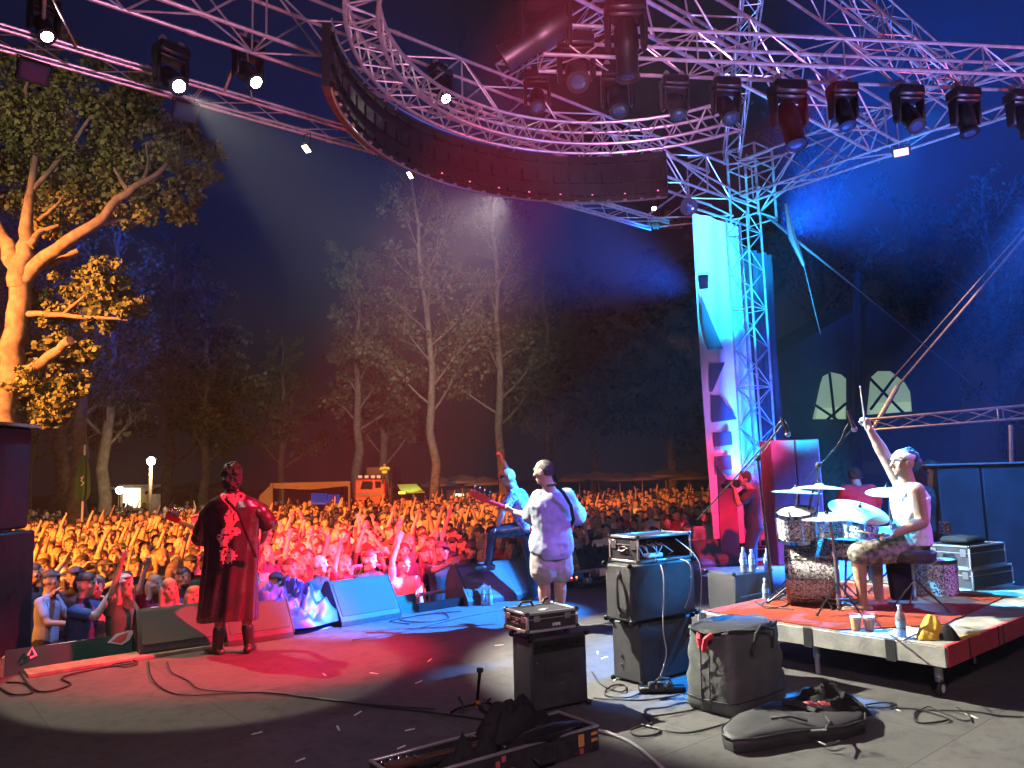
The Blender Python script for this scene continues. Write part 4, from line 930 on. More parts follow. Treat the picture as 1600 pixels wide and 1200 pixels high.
b=MB(); b.path([Bc.M(Lc*.5,dc*.2,.10),Bc.M(Lc*.62,dc*.13,.15),Bc.M(Lc*.75,dc*.1,.16),Bc.M(Lc*.93,dc*.2,.14)],[.02,.05,.055,.03],n=10); b.build('leather_case','guitar_black',t)
# ------------------------------------------------------------------ guitar stand
gs=G(742,1108); t=thing('guitar_stand',gs,'small empty black guitar stand on the floor left of the front amplifier','guitar stand')
b=MB(); b.tube(G(745,1100,.03),W(750,1048,5.25),.011,n=8); b.build('post','black_metal',t)
b=MB(); b.box(W(750,1047,5.25),.045,.03,.03,ax=(CR,Fh,ZZ),b=.006); b.build('neck_rest','rubber',t)
b=MB()
for pts in ([G(745,1100,.05),G(715,1107,.05),G(705,1113,.01)],[G(745,1100,.05),G(758,1112,.03),G(770,1118,.01)],[G(745,1100,.05),G(760,1098,.04),G(768,1100,.01)]): b.path(pts,.010,n=7)
b.build('foot','black_metal',t)
b=MB(); b.path([G(724,1108,.06),W(722,1098,5.2),W(717,1092,5.2),W(718,1088,5.2)],.008); b.path([G(750,1102,.06),W(762,1095,5.25),W(766,1092,5.2)],.008); b.build('cradle_arm','rubber',t)
MB().box(W(747,1101,5.25),.03,.02,.05,ax=(CR,Fh,ZZ),b=.004).build('clamp','sunburst',t)
MB().path([W(752,1103,5.2),W(758,1096,5.2),W(755,1092,5.2)],.006).build('hook','chrome',t)

# ------------------------------------------------------------------ wedges
def wedge(c,yaw,label,w=.66,d=.52,h=.40,scale=1.,grp='stage monitor wedges',flip=False):
    c=V(c); X=V((math.cos(yaw),math.sin(yaw),0)); Y=V((-math.sin(yaw),math.cos(yaw),0)); w*=scale;d*=scale;h*=scale
    t=thing('monitor_wedge',c,label,'stage monitor',grp)
    prof=[(0,0),(0,.05),(.02,.09),(d*.52,h*.96),(d*.58,h),(d*.70,h*.98),(d*.86,h*.75),(d*.97,h*.4),(d,.0)]
    P=lambda x,y,z: c+X*x+Y*y+ZZ*(z+.004)
    b=MB(); b.rings([[P(x,y,z) for y,z in prof] for x in(-w/2,w/2)]); b.build('cabinet','wedge_paint',t,smooth=25)
    a=V((0,.03,.10)); e=V((0,d*.50,h*.93)); nn=V((0,-(e.z-a.z),(e.y-a.y))).normalized()
    b=MB(); q=[P(-w/2+.03,a.y,a.z),P(w/2-.03,a.y,a.z),P(w/2-.03,e.y,e.z),P(-w/2+.03,e.y,e.z)]; off=(Y*nn.y+ZZ*nn.z)*.008; b.prism(q,off); b.build('grille','wedge_grille',t,smooth=None)
    b=MB(); 
    for x in(-w/2,w/2): b.path([P(x,y,z) for y,z in prof[1:8]],.009,n=6)
    b.build('trim','wedge_paint',t)
    b=MB(); ce=P(-w/2-.001,d*.55,h*.42); b.prism([P(-w/2-.003,d*.42,h*.30),P(-w/2-.003,d*.70,h*.30),P(-w/2-.003,d*.66,h*.52),P(-w/2-.003,d*.55,h*.62)],-X*.003); b.build('handle_recess','gaffer',t,smooth=None)
    b=MB(); b.box(P(w*.12,.09,.155),.10,.02,.02,ax=(X,Y,ZZ),b=.004); b.build('badge','logo_white',t)
    return t
wedge(G(282,1020)+V((.02,.02,0)),R(-6),'dark green-tinted monitor wedge at the left front edge of the stage',w=.74,d=.5,h=.40)
wedge(G(405,1003)+V((0.02,-.02,0)),R(-4),'brownish monitor wedge behind the legs of the robed guitarist',w=.66,d=.44,h=.36)
wedge(G(582,972)+V((.0,.0,0)),R(3),'monitor wedge lit bright blue left of the open floor gap',w=.78,d=.52,h=.46)
wedge(G(775,942)+V((.02,.02,0)),R(-4),'grey-lit monitor wedge under the boot of the singer',w=.84,d=.56,h=.47)
wedge(G(835,935)+V((.28,.16,0)),R(-4),'second grey monitor wedge half hidden behind the singer legs',w=.7,d=.5,h=.47)
wedge(G(1135,886)+V((0,.1,0)),R(-20),'small grey monitor wedge beyond the tall amplifier stack at right',w=.75,d=.5,h=.42)
wedge(G(1102,888)+V((0,.1,0)),R(15),'reddish monitor wedge beside the red-lit drape on the far right of the stage',w=.6,d=.5,h=.42)
mm('tarp_blue',(.012,.08,.38),.5,noise=.2,nscale=4,bump=.3,bscale=14)
t=thing('blue_tarpaulin',G(440,975),'crumpled blue tarpaulin spread at the stage edge between two monitor wedges','tarpaulin')
b=MB(); heap(b,GY(440,968,8.2)+V((0,0,-.05)),.62,.42,.36,21,nx=72,ny=40); heap(b,G(478,985)+V((.0,.0,0)),.34,.14,.06,24,nx=44,ny=24); b.build('sheet','tarp_blue',t,smooth=80)

# ------------------------------------------------------------------ loudspeaker stack left
t=thing('loudspeaker_stack',G(10,1040),'tall black loudspeaker cabinets stacked at the left edge of the stage','loudspeaker')
p0=G(38,1048); 
for k,(z0,z1,xr,yy) in enumerate(((0,1.18,40,7.0),(1.2,2.2,26,7.0))):
    q=W(xr-2,1045,yy); b=MB(); cx=V((q.x,q.y,0))-_R0*.32; 
    b.box(cx-_R0*.5+Fh*.3+ZZ*((z0+z1)/2),1.0,.6,z1-z0,ax=(_R0,Fh,ZZ),b=.02); ch=b.build('cabinet','black_paint',t)
    b=MB(); b.box(cx-_R0*.5+Fh*(-.008)+ZZ*((z0+z1)/2),.9,.02,(z1-z0)*.9,ax=(_R0,Fh,ZZ)); b.build('grille','grille',ch,smooth=None)
MB().box(V((W(26,1045,7).x,W(26,1045,7).y,2.22))-_R0*.83+Fh*.3,1.1,.7,.03,ax=(_R0,Fh,ZZ)).build('top_board','hut_wood',t)
# ------------------------------------------------------------------ barrier and green banner in the pit at left
mm('banner_green',(.02,.14,.09),.55,noise=.25,nscale=3,bump=.3,bscale=9); mm('print_white',(.8,.8,.8),.6); mm('print_coral',(.75,.2,.12),.6)
def barrier(x0,x1,label,cover=True):
    t=thing('crowd_barrier',(x0,8.55,-1.1),label,'barrier','crowd barriers in front of the stage'); y=8.5
    b=MB(); b.path([(x0,y,-1.1),(x0,y,.08),(x0+.04,y,.12),(x1-.04,y,.12),(x1,y,.08),(x1,y,-1.1)],.022,n=8)
    for k in range(1,12): b.tube((x0+(x1-x0)*k/12,y,-.95),(x0+(x1-x0)*k/12,y,.1),.008,n=5)
    b.tube((x0,y,-.95),(x1,y,-.95),.015); b.build('frame','aluminium',t)
    if cover:
        b=MB(); cloth(b,x0,x1,x0,x1,.15,-1.0,y-.05,amp=.02,fr=6,nx=40,nz=20,seed=x0); b.build('cover','banner_green',t,smooth=70)
    return t
for i,x in enumerate((-1.2,1.0,3.2,5.4,7.6,9.8)):
    t=barrier(x,x+2.15,['crowd barrier under a green banner at the far left edge','crowd barrier with green banner and white-orange emblem, hands resting on it','crowd barrier hidden behind wedges and tarpaulin','crowd barrier left of the singer','crowd barrier behind the singer and bass player','crowd barrier right of the bass player'][i],i<3)
    if i in(1,):
        q=lambda x_,y_: GY(x_,y_,8.40)
        MB().prism([q(168,1004),q(180,992),q(200,985),q(210,985),q(202,1000),q(190,1008)],(0,-.006,0)).build('emblem','print_white',t,smooth=None)
        MB().prism([q(174,1002),q(184,994),q(200,988),q(196,999),q(188,1005)],(0,-.012,0)).build('emblem_center','print_coral',t,smooth=None)
        MB().path([q(44,1024),q(50,1012),q(56,1024),q(47,1028)],.012).build('lettering','print_white',t)
# edge strip and low ramp
mm('edge_ply',(.25,.22,.16),.8,noise=.4,nscale=8)
tag(MB().box((2.05,7.98,.015),1.9,.28,.03,b=.004).build('edge_board','edge_ply',org=(2.05,7.98,0)),'worn wooden board lying along the stage edge at left','board')
tag(MB().box((8.3,8.03,.05),6.4,.06,.1,b=.006).build('edge_rail','black_metal',org=(8.3,8.03,0)),'low black kick rail along the stage edge in the middle','rail')
# ------------------------------------------------------------------ drum riser
RC=G(1475,1010,.37); RC.z=0; RT=.37; RL=2.0; RW=3.2
X_,Y_,Z_=V((1,0,0)),V((0,1,0)),ZZ
t=thing('drum_riser',RC,'low rolling drum riser with red carpet, grey edge and red side skirt','riser')
cx,cy_=RC.x+RW/2,RC.y+RL/2
MB().box((cx,cy_,RT-.02),RW,RL,.04).build('deck','deck_grey',t)
b=MB(); b.box((RC.x-.012,cy_,RT-.072),.03,RL+.03,.13,b=.004); b.box((RC.x+RW+.012,cy_,RT-.07),.03,RL+.02,.12,b=.004); b.box((cx,RC.y+RL+.012,RT-.07),RW,.03,.12,b=.004); b.build('frame_rail','deck_grey',t)
b=MB(); b.box((cx,RC.y-.012,RT-.065),RW,.03,.14,b=.004); b.build('side_skirt','fascia_red',t)
b=MB()
for y in(.35,.98,1.96): b.box((RC.x-.029,RC.y+RL*y/2,RT-.075),.006,.07,.145)
for x in(.35,.9,1.0,1.7): b.box((RC.x+x,RC.y-.029,RT-.065),.012,.006,.15)
b.build('tape_strip','gaffer',t,smooth=None)
for (x,y) in((.12,.1),(.12,1.0),(.12,1.9),(1.1,.25),(1.1,1.9),(2.1,.1),(3.1,.1),(3.1,1.9)):
    if (x,y) in((1.1,1.9),): continue
    lg=MB().tube((RC.x+x,RC.y+y,.12),(RC.x+x,RC.y+y,RT-.04),.028,n=12).build('leg','aluminium',t)
    if y!=1.0:
        MB().box((RC.x+x,RC.y+y,.115),.07,.04,.03,b=.006).build('caster_fork','steel',lg); b=MB(); b.lathe([(.02,-.014),(.047,-.014),(.05,-.008),(.05,.008),(.047,.014),(.02,.014)],(RC.x+x+.02,RC.y+y,.052),(0,1,0),18); b.build('caster_wheel','rubber',lg)
        MB().lathe([(.002,-.016),(.028,-.016),(.028,.016),(.002,.016)],(RC.x+x+.02,RC.y+y,.052),(0,1,0),14).build('hub','white_plastic',lg)
    else: MB().tube((RC.x+x,RC.y+y,0),(RC.x+x,RC.y+y,.12),.02).build('foot','aluminium',lg)
z0=RT+.001
t=thing('red_carpet',(RC.x+.9,RC.y+1.2,z0),'worn red carpet spread over the drum riser','carpet')
b=MB(); P=[(.02,.75),(.02,RL-.02),(2.3,RL-.05),(2.35,.4),(.75,.28),(.45,.45)]
rings=[]
outl=[]
for i in range(len(P)):
    a,c=P[i],P[(i+1)%len(P)]
    for k in range(8): s_=k/8; outl.append((a[0]+(c[0]-a[0])*s_+rnd.uniform(-.006,.006),a[1]+(c[1]-a[1])*s_+rnd.uniform(-.006,.006)))
b.prism([V((RC.x+x,RC.y+y,z0+.002)) for x,y in outl[::-1]],V((0,0,.006))); b.build('pile','carpet_red',t,smooth=None)
def DK(px,py,dz=0.): return G(px,py,RT+dz)     # a place on the riser deck
# ------------------------------------------------------------------ drum kit
def wrapmat():
    m=bpy.data.materials.new('sparkle_wrap'); m.use_nodes=True; n=m.node_tree; b=n.nodes['Principled BSDF']; tc=n.nodes.new('ShaderNodeTexCoord')
    v=n.nodes.new('ShaderNodeTexVoronoi'); v.inputs['Scale'].default_value=85; n.links.new(tc.outputs['Object'],v.inputs['Vector'])
    r=n.nodes.new('ShaderNodeValToRGB'); r.color_ramp.elements[0].color=(.85,.85,.8,1); r.color_ramp.elements[1].color=(.05,.05,.05,1); r.color_ramp.elements[0].position=.2; r.color_ramp.elements[1].position=.8
    n.links.new(v.outputs['Color'],r.inputs[0]); n.links.new(r.outputs[0],b.inputs['Base Color']); b.inputs['Roughness'].default_value=.25; b.inputs['Metallic'].default_value=.1; b.inputs['Coat Weight'].default_value=.6; return m
MT['sparkle']=wrapmat()
mm('drum_head',(.75,.76,.78),.5,noise=.06,nscale=5); mm('cymbal',(.8,.74,.55),.38,.55,noise=.15,nscale=40)
mm('head_blue',(.35,.6,.7),.4)
def drum(parent_label,c,axis,r,h,nl=8,name='drum',head='drum_head',group='drums of the kit'):
    c=V(c); a=V(axis).normalized(); t=thing(name,c,parent_label,'drum',group)
    MB().lathe([(r*.97,-h/2),(r,-h/2+.005),(r,h/2-.005),(r*.97,h/2)],c,a,40).build('shell','sparkle',t)
    for s_ in(-1,1):
        b=MB(); b.lathe([(r*.985,s_*(h/2-.018)),(r*1.045,s_*(h/2-.018)),(r*1.045,s_*(h/2+.012)),(r*.97,s_*(h/2+.012))],c,a,40,cap=False); b.build('hoop','chrome',t)
        MB().lathe([(.002,s_*(h/2+.004)),(r*.97,s_*(h/2+.003)),(r*.985,s_*(h/2))],c,a,40).build('drumhead',head,t)
    u=a.orthogonal().normalized(); w=a.cross(u); b=MB()
    for k in range(nl):
        g=2*math.pi*k/nl; q=c+u*(r*1.05*math.cos(g))+w*(r*1.05*math.sin(g)); b.tube(q-a*(h/2+.01),q+a*(h/2+.01),.004,n=5); 
        for s_ in(-.3,.3): b.box(q+a*h*s_,.018,.018,.03,ax=(u,w,a),b=.004)
    b.build('lug','chrome',t)
    return t
def tripod(b,base,top,r=.011,leg=.26,n=3,a0=0.,hub=.2):
    base=V(base);top=V(top); b.tube(base+ZZ*.05,top,r,n=8)
    b.tube(base+ZZ*.05,lerp(base,top,.5),r*1.35,n=8)
def stand(base,top,label,legs=.28,a0=0.,name='cymbal_stand',group='cymbal stands',r=.012,mt='chrome',cat='stand',hub=.28):
    base=V(base);top=V(top); t=thing(name,base,label,cat,group)
    m=V((base.x,base.y,top.z*.62+base.z*.38)); b=MB(); b.tube(base+ZZ*.06,m,r*1.3,n=10); b.tube(m,top,r*.85,n=8); b.lathe([(r*1.9,-.02),(r*1.9,.02)],m,(0,0,1),10); b.build('tube','steel' if mt!='chrome' else 'chrome',t)
    for k in range(3):
        a=a0+2*math.pi*k/3; f=base+V((math.cos(a)*legs,math.sin(a)*legs,.012)); b=MB(); b.tube(base+ZZ*hub,f,.008,n=6); b.tube(base+ZZ*.09,lerp(base+ZZ*hub,f,.62),.006,n=6); b.sphere(f,.016,n=8,m=6); b.build('leg',mt,t)
    b=MB(); b.sphere(m+V((.02,0,0)),.018,.01,.018,n=8); b.sphere(base+ZZ*hub+V((.02,.01,0)),.02,n=8); b.build('wing_nut','black_metal',t)
    return t
def cymbal(c,nrm,r,label,name='cymbal',group='cymbals'):
    c=V(c); t=thing(name,c,label,'cymbal',group)
    b=MB(); b.lathe([(r,-.016),(r*.8,-.006),(r*.5,.003),(r*.24,.008),(r*.2,.012),(r*.13,.026),(r*.03,.03),(r*.03,.026),(r*.13,.022),(r*.2,.008),(r*.5,-.001),(r*.8,-.010),(r,-.018)],c,nrm,48,cap=False); b.build('plate','cymbal',t,smooth=60)
    b=MB(); n_=V(nrm).normalized(); b.tube(c+n_*.02,c+n_*.07,.006,n=6); b.lathe([(.015,.03),(.018,.04),(.012,.05)],c,nrm,10); b.build('wing_nut','black_metal',t)
    return t
bd=6.95
# bass drum: lies with its axis across the view, front skin to camera-left
bdc=W(1270,893,bd); 
drum('big bass drum with sparkling white wrap standing on the red carpet',bdc,_R0*.93-Fh*.38,.29,.42,10,name='bass_drum')
b=MB()
mm('head_cyan',(.25,.6,.75),.35,emit=None)
for px,py,d_,r_,h_,ax_,lab,nm in [(1245,820,6.9,.17,.24,(-.25,-.1,1),'rack tom with sparkling wrap over the bass drum','rack_tom'),(1290,826,7.2,.155,.22,(-.2,-.1,1),'smaller rack tom lit blue behind the cymbal stand','rack_tom'),(1322,858,6.75,.18,.15,(.05,-.03,1),'snare drum lit blue between the knees of the drummer','snare_drum'),(1460,905,7.3,.20,.36,(0,0,1),'floor tom standing in blue light behind the drum stool','floor_tom'),(1340,842,7.45,.19,.32,(.05,-.03,1),'floor tom partly hidden behind the snare','floor_tom')]:
    drum(lab,W(px,py,d_),ax_,r_,h_,8,name=nm)
t=thing('bass_drum_pedal',DK(1318,938),'chrome bass drum pedal under the bare foot of the drummer','pedal')
b=MB(); b.box(DK(1325,945,.02),.1,.3,.015,ax=(CR,Fh,ZZ),b=.005); b.build('footboard','steel',t); b=MB(); b.tube(DK(1312,935,.02),DK(1312,935,.2),.008); b.tube(DK(1322,935,.02),DK(1322,935,.2),.008); b.tube(DK(1310,935,.2),DK(1326,935,.2),.008); b.build('frame','chrome',t); MB().tube(DK(1318,935,.2),DK(1305,925,.36),.006).build('beater','chrome',t)
# cymbals: px,py,depth,normal,r
up_=ZZ
def nrm(right,back): return (ZZ+_R0*right+Fh*back).normalized()
cy=[(1280,760,6.6,nrm(.04,-.02),.205,'crash cymbal on top of the kit under the boom microphone','c'),(1244,767,7.0,nrm(.06,-.02),.22,'thin crash cymbal at the left end of the kit','c'),(1342,797,6.7,nrm(.13,-.42),.25,'large ride cymbal tilted to the camera and glowing blue','c'),
    (1292,809,6.0,nrm(.0,.0),.19,'flat hi-hat cymbal on the front stand','c'),(1386,766,7.2,nrm(-.1,-.18),.19,'pale cymbal half hidden behind the drummer chest','c'),(1393,826,7.4,nrm(-.05,-.1),.2,'pale cymbal low behind the drummer waist','c')]
for x,y,d_,n_,r_,lab,_ in cy: cymbal(W(x,y,d_),n_,r_,lab)
stand(DK(1312,962),W(1297,812,6.0)-ZZ*.01,'black hi-hat stand with a straight tube nearest the camera',.2,.5,name='hi_hat_stand',mt='black_metal')
stand(DK(1246,940),W(1246,770,6.9),'chrome cymbal stand at the left of the bass drum',.26,.2)
stand(DK(1283,934),W(1280,765,6.6),'chrome cymbal stand rising above the rack toms',.26,1.1)
stand(DK(1352,925),W(1344,802,6.75),'cymbal stand carrying the large blue ride cymbal',.24,2.)
stand(DK(1400,930),W(1390,770,7.2),'cymbal stand behind the drummer',.24,2.)
t=thing('snare_stand',DK(1290,950),'low chrome snare stand with spread tripod legs','stand'); b=MB(); c_=DK(1322,948); 
for a in(0.4,2.5,4.6): b.tube(c_+ZZ*.2,c_+V((math.cos(a)*.22,math.sin(a)*.22,.01)),.007)
b.tube(c_+ZZ*.1,W(1322,872,6.75),.01); b.build('frame','chrome',t)
# microphones
mm('mic_blue',(.03,.2,.6),.4); 
def mic(c,d,label,l=.15,r=.022,name='microphone',group='drum microphones',body='black_metal'):
    c=V(c);d=V(d).normalized(); t=thing(name,c,label,'microphone',group)
    MB().lathe([(r*.6,-l),(r*.75,-l*.9),(r*.8,-.02),(r*1.05,0)],c,d,12).build('body',body,t); MB().sphere(c+d*.014,r*1.2,n=12,m=8).build('grille','steel',t); return t
def boom(base,joint,tip,label,mp,md,tail,name='microphone_stand',leg=.3,a0=0.,mt='black_metal',cat='microphone stand',miclab=None):
    base=V(base);j=V(joint);tip=V(tip); t=thing(name,base,label,cat,'boom microphone stands')
    b=MB(); b.tube(base+ZZ*.05,j,.011,n=8); b.tube(base+ZZ*.05,lerp(base,j,.55),.015,n=8); b.build('upright',mt,t)
    b=MB(); b.tube(V(tail),tip,.007,n=7); b.build('boom_arm',mt,t)
    b=MB(); b.sphere(j,.03,n=10,m=8); b.box(j,.05,.03,.04,b=.008); b.build('joint','rubber',t)
    for k in range(3):
        a=a0+2*math.pi*k/3; MB().tube(base+ZZ*.07,base+V((math.cos(a)*leg,math.sin(a)*leg,.012)),.009,n=6).build('leg',mt,t)
    mic(mp,md,miclab or 'black condenser microphone at the tip of the boom stand'); return t
boom(DK(1208,935),W(1184,716,6.9),W(1222,665,6.8),'tall boom stand whose arm crosses in front of the tower foot',W(1230,676,6.8),(CR*.3-ZZ),W(1090,812,7.6),a0=.3,leg=.3,miclab='long microphone drooping from the boom in front of the tower')
hang([W(1160,740,7.0),W(1205,690,6.9),W(1212,668,6.9),W(1224,656,6.85),W(1232,668,6.8)],.005,'cable','cable looping over the tip of the tall boom stand')
boom(DK(1236,935),W(1279,727,6.7),W(1330,673,6.6),'overhead boom stand standing amid the drum kit',W(1334,668,6.6),(CR*.25-ZZ*.9),W(1258,752,6.8),a0=1.,leg=.28,miclab='blue-lit overhead microphone above the drums, tip pointing down')
hang([W(1282,725,6.7),W(1310,694,6.65),W(1322,668,6.6),W(1330,658,6.6),W(1337,666,6.6)],.005,'cable','cable looping over the tip of the overhead drum boom')
stand(DK(1262,945),W(1232,800,6.6),'short black clamp stand with splayed legs at the carpet front',.34,.1,name='microphone_stand',group='boom microphone stands',mt='black_metal')
b=MB()
mic(DK(1264,928,.07),CR*-.9+ZZ*.3+Fh*.3,'pale tapered microphone lying low before the bass drum',l=.2,r=.026,body='maple')
# drum stool
t=thing('drum_stool',DK(1428,958),'dark drum stool with red-lit round seat under the drummer','stool')
sc_=W(1425,868,6.55); MB().lathe([(.02,-.05),(.16,-.05),(.185,-.03),(.185,.03),(.15,.05),(.02,.052)],sc_,(0,0,1),28).build('seat','black_vinyl',t)
b=MB(); f=DK(1428,958); f=V((sc_.x,sc_.y,RT)); b.tube(f+ZZ*.08,sc_-ZZ*.05,.016,n=8); b.build('post','chrome',t)
for k in range(3):
    a=.6+2.09*k; MB().tube(f+ZZ*.26,f+V((math.cos(a)*.26,math.sin(a)*.26,.012)),.01).build('leg','chrome',t)
# hanging dark cloth and stick bag by the stool
t=thing('stick_bag',DK(1400,915),'black stick bag hanging open beside the drum stool','bag'); b=MB(); b.box(W(1408,905,6.8),.2,.06,.36,ax=(CR,Fh,ZZ),b=.02,taper=1.3); b.build('bag_body','black_fabric',t)
# cups, bottles, paper, yellow bag
mm('clear_plastic',(.9,.92,.95),.15,alpha=.14)
mm('beer',(.75,.33,.05),.3); mm('foam',(.9,.88,.8),.8); mm('water_plastic',(.75,.88,.95),.12,trans=.75,alpha=1.); MT['water_plastic'].node_tree.nodes['Principled BSDF'].inputs['IOR'].default_value=1.2
mm('cap_blue',(.6,.75,.9),.5); mm('label_blue',(.25,.5,.8),.5)
for x,lab in((1338,'plastic cup of beer on the riser edge, left of the pair'),(1359,'plastic cup of beer on the riser edge beside the water bottle side')):
    c=DK(x,985); t=thing('beer_cup',c,lab,'cup','beer cups on the riser edge'); MB().lathe([(.032,.002),(.044,.118),(.046,.12),(.0425,.118),(.031,.006)],c,(0,0,1),24,cap=False).build('cup','clear_plastic',t); MB().lathe([(.002,.004),(.0305,.005),(.0385,.085),(.002,.085)],c,(0,0,1),24).build('beer','beer',t); MB().lathe([(.0385,.0855),(.041,.102),(.002,.105)],c,(0,0,1),24).build('foam_head','foam',t)
def bottle(c,label,h=.22,r=.032,group='water bottles',scale=1.):
    c=V(c); t=thing('water_bottle',c,label,'bottle',group); k=h/.22
    MB().lathe([(.002,.001),(r*.9,.002),(r,.012),(r*.96,.05*k),(r,.07*k),(r*.96,.09*k),(r,.13*k),(r*.85,.16*k),(r*.45,.185*k),(r*.38,.20*k),(.002,.201*k)],c,(0,0,1),20).build('bottle','water_plastic',t)
    MB().lathe([(r*.44,.195*k),(r*.44,.22*k),(.002,.22*k)],c,(0,0,1),12).build('cap','cap_blue',t); MB().lathe([(r*1.015,.075*k),(r*1.015,.12*k)],c,(0,0,1),20,cap=False).build('label_band','label_blue',t)
bottle(DK(1409,997),'water bottle standing on white paper at the riser edge',.23,.033)
bottle(G(756,946),'left water bottle of the pair on the floor before the grey wedge',.24,.033); bottle(G(766,946),'right water bottle of the pair on the floor before the grey wedge',.24,.033)
t=thing('paper_sheet',DK(1415,990,.002),'crumpled white paper under the water bottle on the riser','paper'); b=MB(); q=[DK(1385,990,.003),DK(1412,976,.004),DK(1440,986,.003),DK(1412,1000,.004)]; b.prism(q,V((0,0,.004))); b.build('sheet','paper',t,smooth=None)
mm('cloth_yellow',(.75,.5,.06),.7,noise=.2,nscale=9,bump=.5,bscale=30)
t=thing('yellow_pouch',DK(1462,995),'yellow and black drawstring pouch slumped on the riser corner','pouch'); b=MB(); heap(b,DK(1458,998,.0),.12,.075,.11,31,ax=(CR,Fh)); b.build('pouch_cloth','cloth_yellow',t,smooth=80); b=MB(); heap(b,DK(1484,1000,.0),.07,.06,.08,33,ax=(CR,Fh),nx=18,ny=12); b.build('pouch_trim','black_fabric',t,smooth=80)
MB().path([DK(1500,998,.01),DK(1515,992,.012),DK(1530,990,.01)],.012).build('cord','cloth_yellow',t)
# small monitor cabinet with three bottles left of the kit
bc=Box3(G(1152,945),V((.98,-.2,0)).normalized(),V((.2,.98,0)).normalized(),.5,.4,.56,0)
bc.C=W(1150,950,7.6); bc.C.z=0
t=amp_cab(bc,'dark drum monitor cabinet with water bottles on top, left of the kit','monitor_cabinet',None,handle=None); t['category']='stage monitor'
bottle(W(1162,884,7.75).xy.to_3d()+ZZ*.56,'tallest water bottle on the drum monitor, nearest the tower',.25,.034); bottle(W(1175,884,7.8).xy.to_3d()+ZZ*.56,'middle water bottle on the drum monitor, glowing blue',.22,.032); bottle(W(1199,884,7.8).xy.to_3d()+ZZ*.56,'right water bottle on the drum monitor beside the stand tube',.23,.032)
bottle(DK(1197,938),'small water bottle standing at the carpet corner',.2,.03)
# right side: blue case, flight cases, dark cabinets, red-lit cabinets, guitar on stand
bx=Box3(W(1466,940,8.4),_R0.copy(),Fh.copy(),.42,.4,.62,0); t=amp_cab(bx,'blue-lit amplifier box between stool and flight cases','side_amplifier',None,handle=None)
fx=V((.98,-.17,0)).normalized(); fy=V((.17,.98,0)).normalized()
c0=DK(1512,957); c0=V((c0.x,c0.y,RT+.0)); F1=Box3(W(1525,958,7.4),fx,fy,.7,.45,.19,RT+.004); flight_case(F1,'lower flight case of the pair at the right edge of the riser',group='flight cases on the riser')
F2=Box3(F1.M(.02,.02,.2),fx,fy,.62,.42,.2); F2.C.z=RT+.21; flight_case(F2,'upper flight case with silver rim carrying a folded cushion',group='flight cases on the riser')
t=thing('folded_cushion',F2.M(.25,.2,.2),'dark folded cushion lying on the upper flight case','cushion'); b=MB(); b.box(F2.M(.25,.2,.245),.36,.3,.07,ax=F2.ax(),b=.035); b.build('pad','black_fabric',t,smooth=80)
t=thing('dark_cabinet',W(1540,890,9.2),'pair of tall dark cabinets standing right of the drummer, washed blue','cabinet')
mm('cabinet_blue',(.035,.045,.06),.5,noise=.3,nscale=4,bump=.2,bscale=90)
for k,x in enumerate((1478,1549)):
    q=W(x,890,9.3); q.z=0; w_=.56 if k==0 else .62; b=MB(); b.box(q+_R0*w_/2+Fh*.3+ZZ*.79,w_-.01,.6,1.56,ax=(_R0,Fh,ZZ),b=.012); cc=b.build('door_box','cabinet_blue',t)
    MB().box(q+_R0*(w_-.03)+Fh*-.006+ZZ*.8,.02,.012,1.5,ax=(_R0,Fh,ZZ)).build('seam_bar','black_metal',cc)
MB().box(W(1545,890,9.28).xy.to_3d()+ZZ*1.585+Fh*.3,1.3,.64,.02,ax=(_R0,Fh,ZZ)).build('top','aluminium',t)
t=thing('redlit_cabinet',W(1255,880,13),'pair of tall speaker cabinets behind the kit, tinted for dull red light','speaker cabinet')
mm('cabinet_red_light',(.22,.03,.05),.55,noise=.3,nscale=5,bump=.3,bscale=80)  # red of the stage light is mixed into the cabinet colour
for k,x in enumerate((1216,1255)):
    q=W(x,880,12.6); q.z=0; MB().box(q+_R0*.205+Fh*.3+ZZ*1.03,.40,.6,2.06,ax=(_R0,Fh,ZZ),b=.015).build('cabinet','cabinet_red_light',t)
guitar('spare_guitar','spare guitar on a stand glinting in front of the dark cabinets',W(1482,815,8.6),W(1481,905,8.6),-Fh,'sunburst','wood_dark',blen=.36,bw=.26,hl=.16)
# pedals and junk at the front edge
t=thing('pedal_board',G(920,918),'row of effect pedals at the stage edge behind the bass player','pedal board')
b=MB(); b.box(G(925,915)+ZZ*.03,.7,.35,.05,b=.01); b.build('board','black_metal',t)
for (x,y,m_,h_) in((905,912,'mic_blue',.08),(918,918,'steel',.07),(932,906,'steel',.1),(945,908,'white_plastic',.12),(948,920,'black_metal',.08)): MB().box(G(x,y)+ZZ*(.06+h_/2),.1,.12,h_,b=.01).build('pedal',m_,t)
for (x,y) in((893,903),(901,902)): MB().sphere(G(x,y,.12),.012).build('indicator','led_red',t)
t=thing('foldback_wreck',G(920,890),'low dark heap of cloth-covered gear behind the pedals, tinted red','cloth'); b=MB(); heap(b,G(920,893)+ZZ*0,.9,.28,.36,55,nx=40,ny=20); b.build('cover','black_fabric',t,smooth=80)
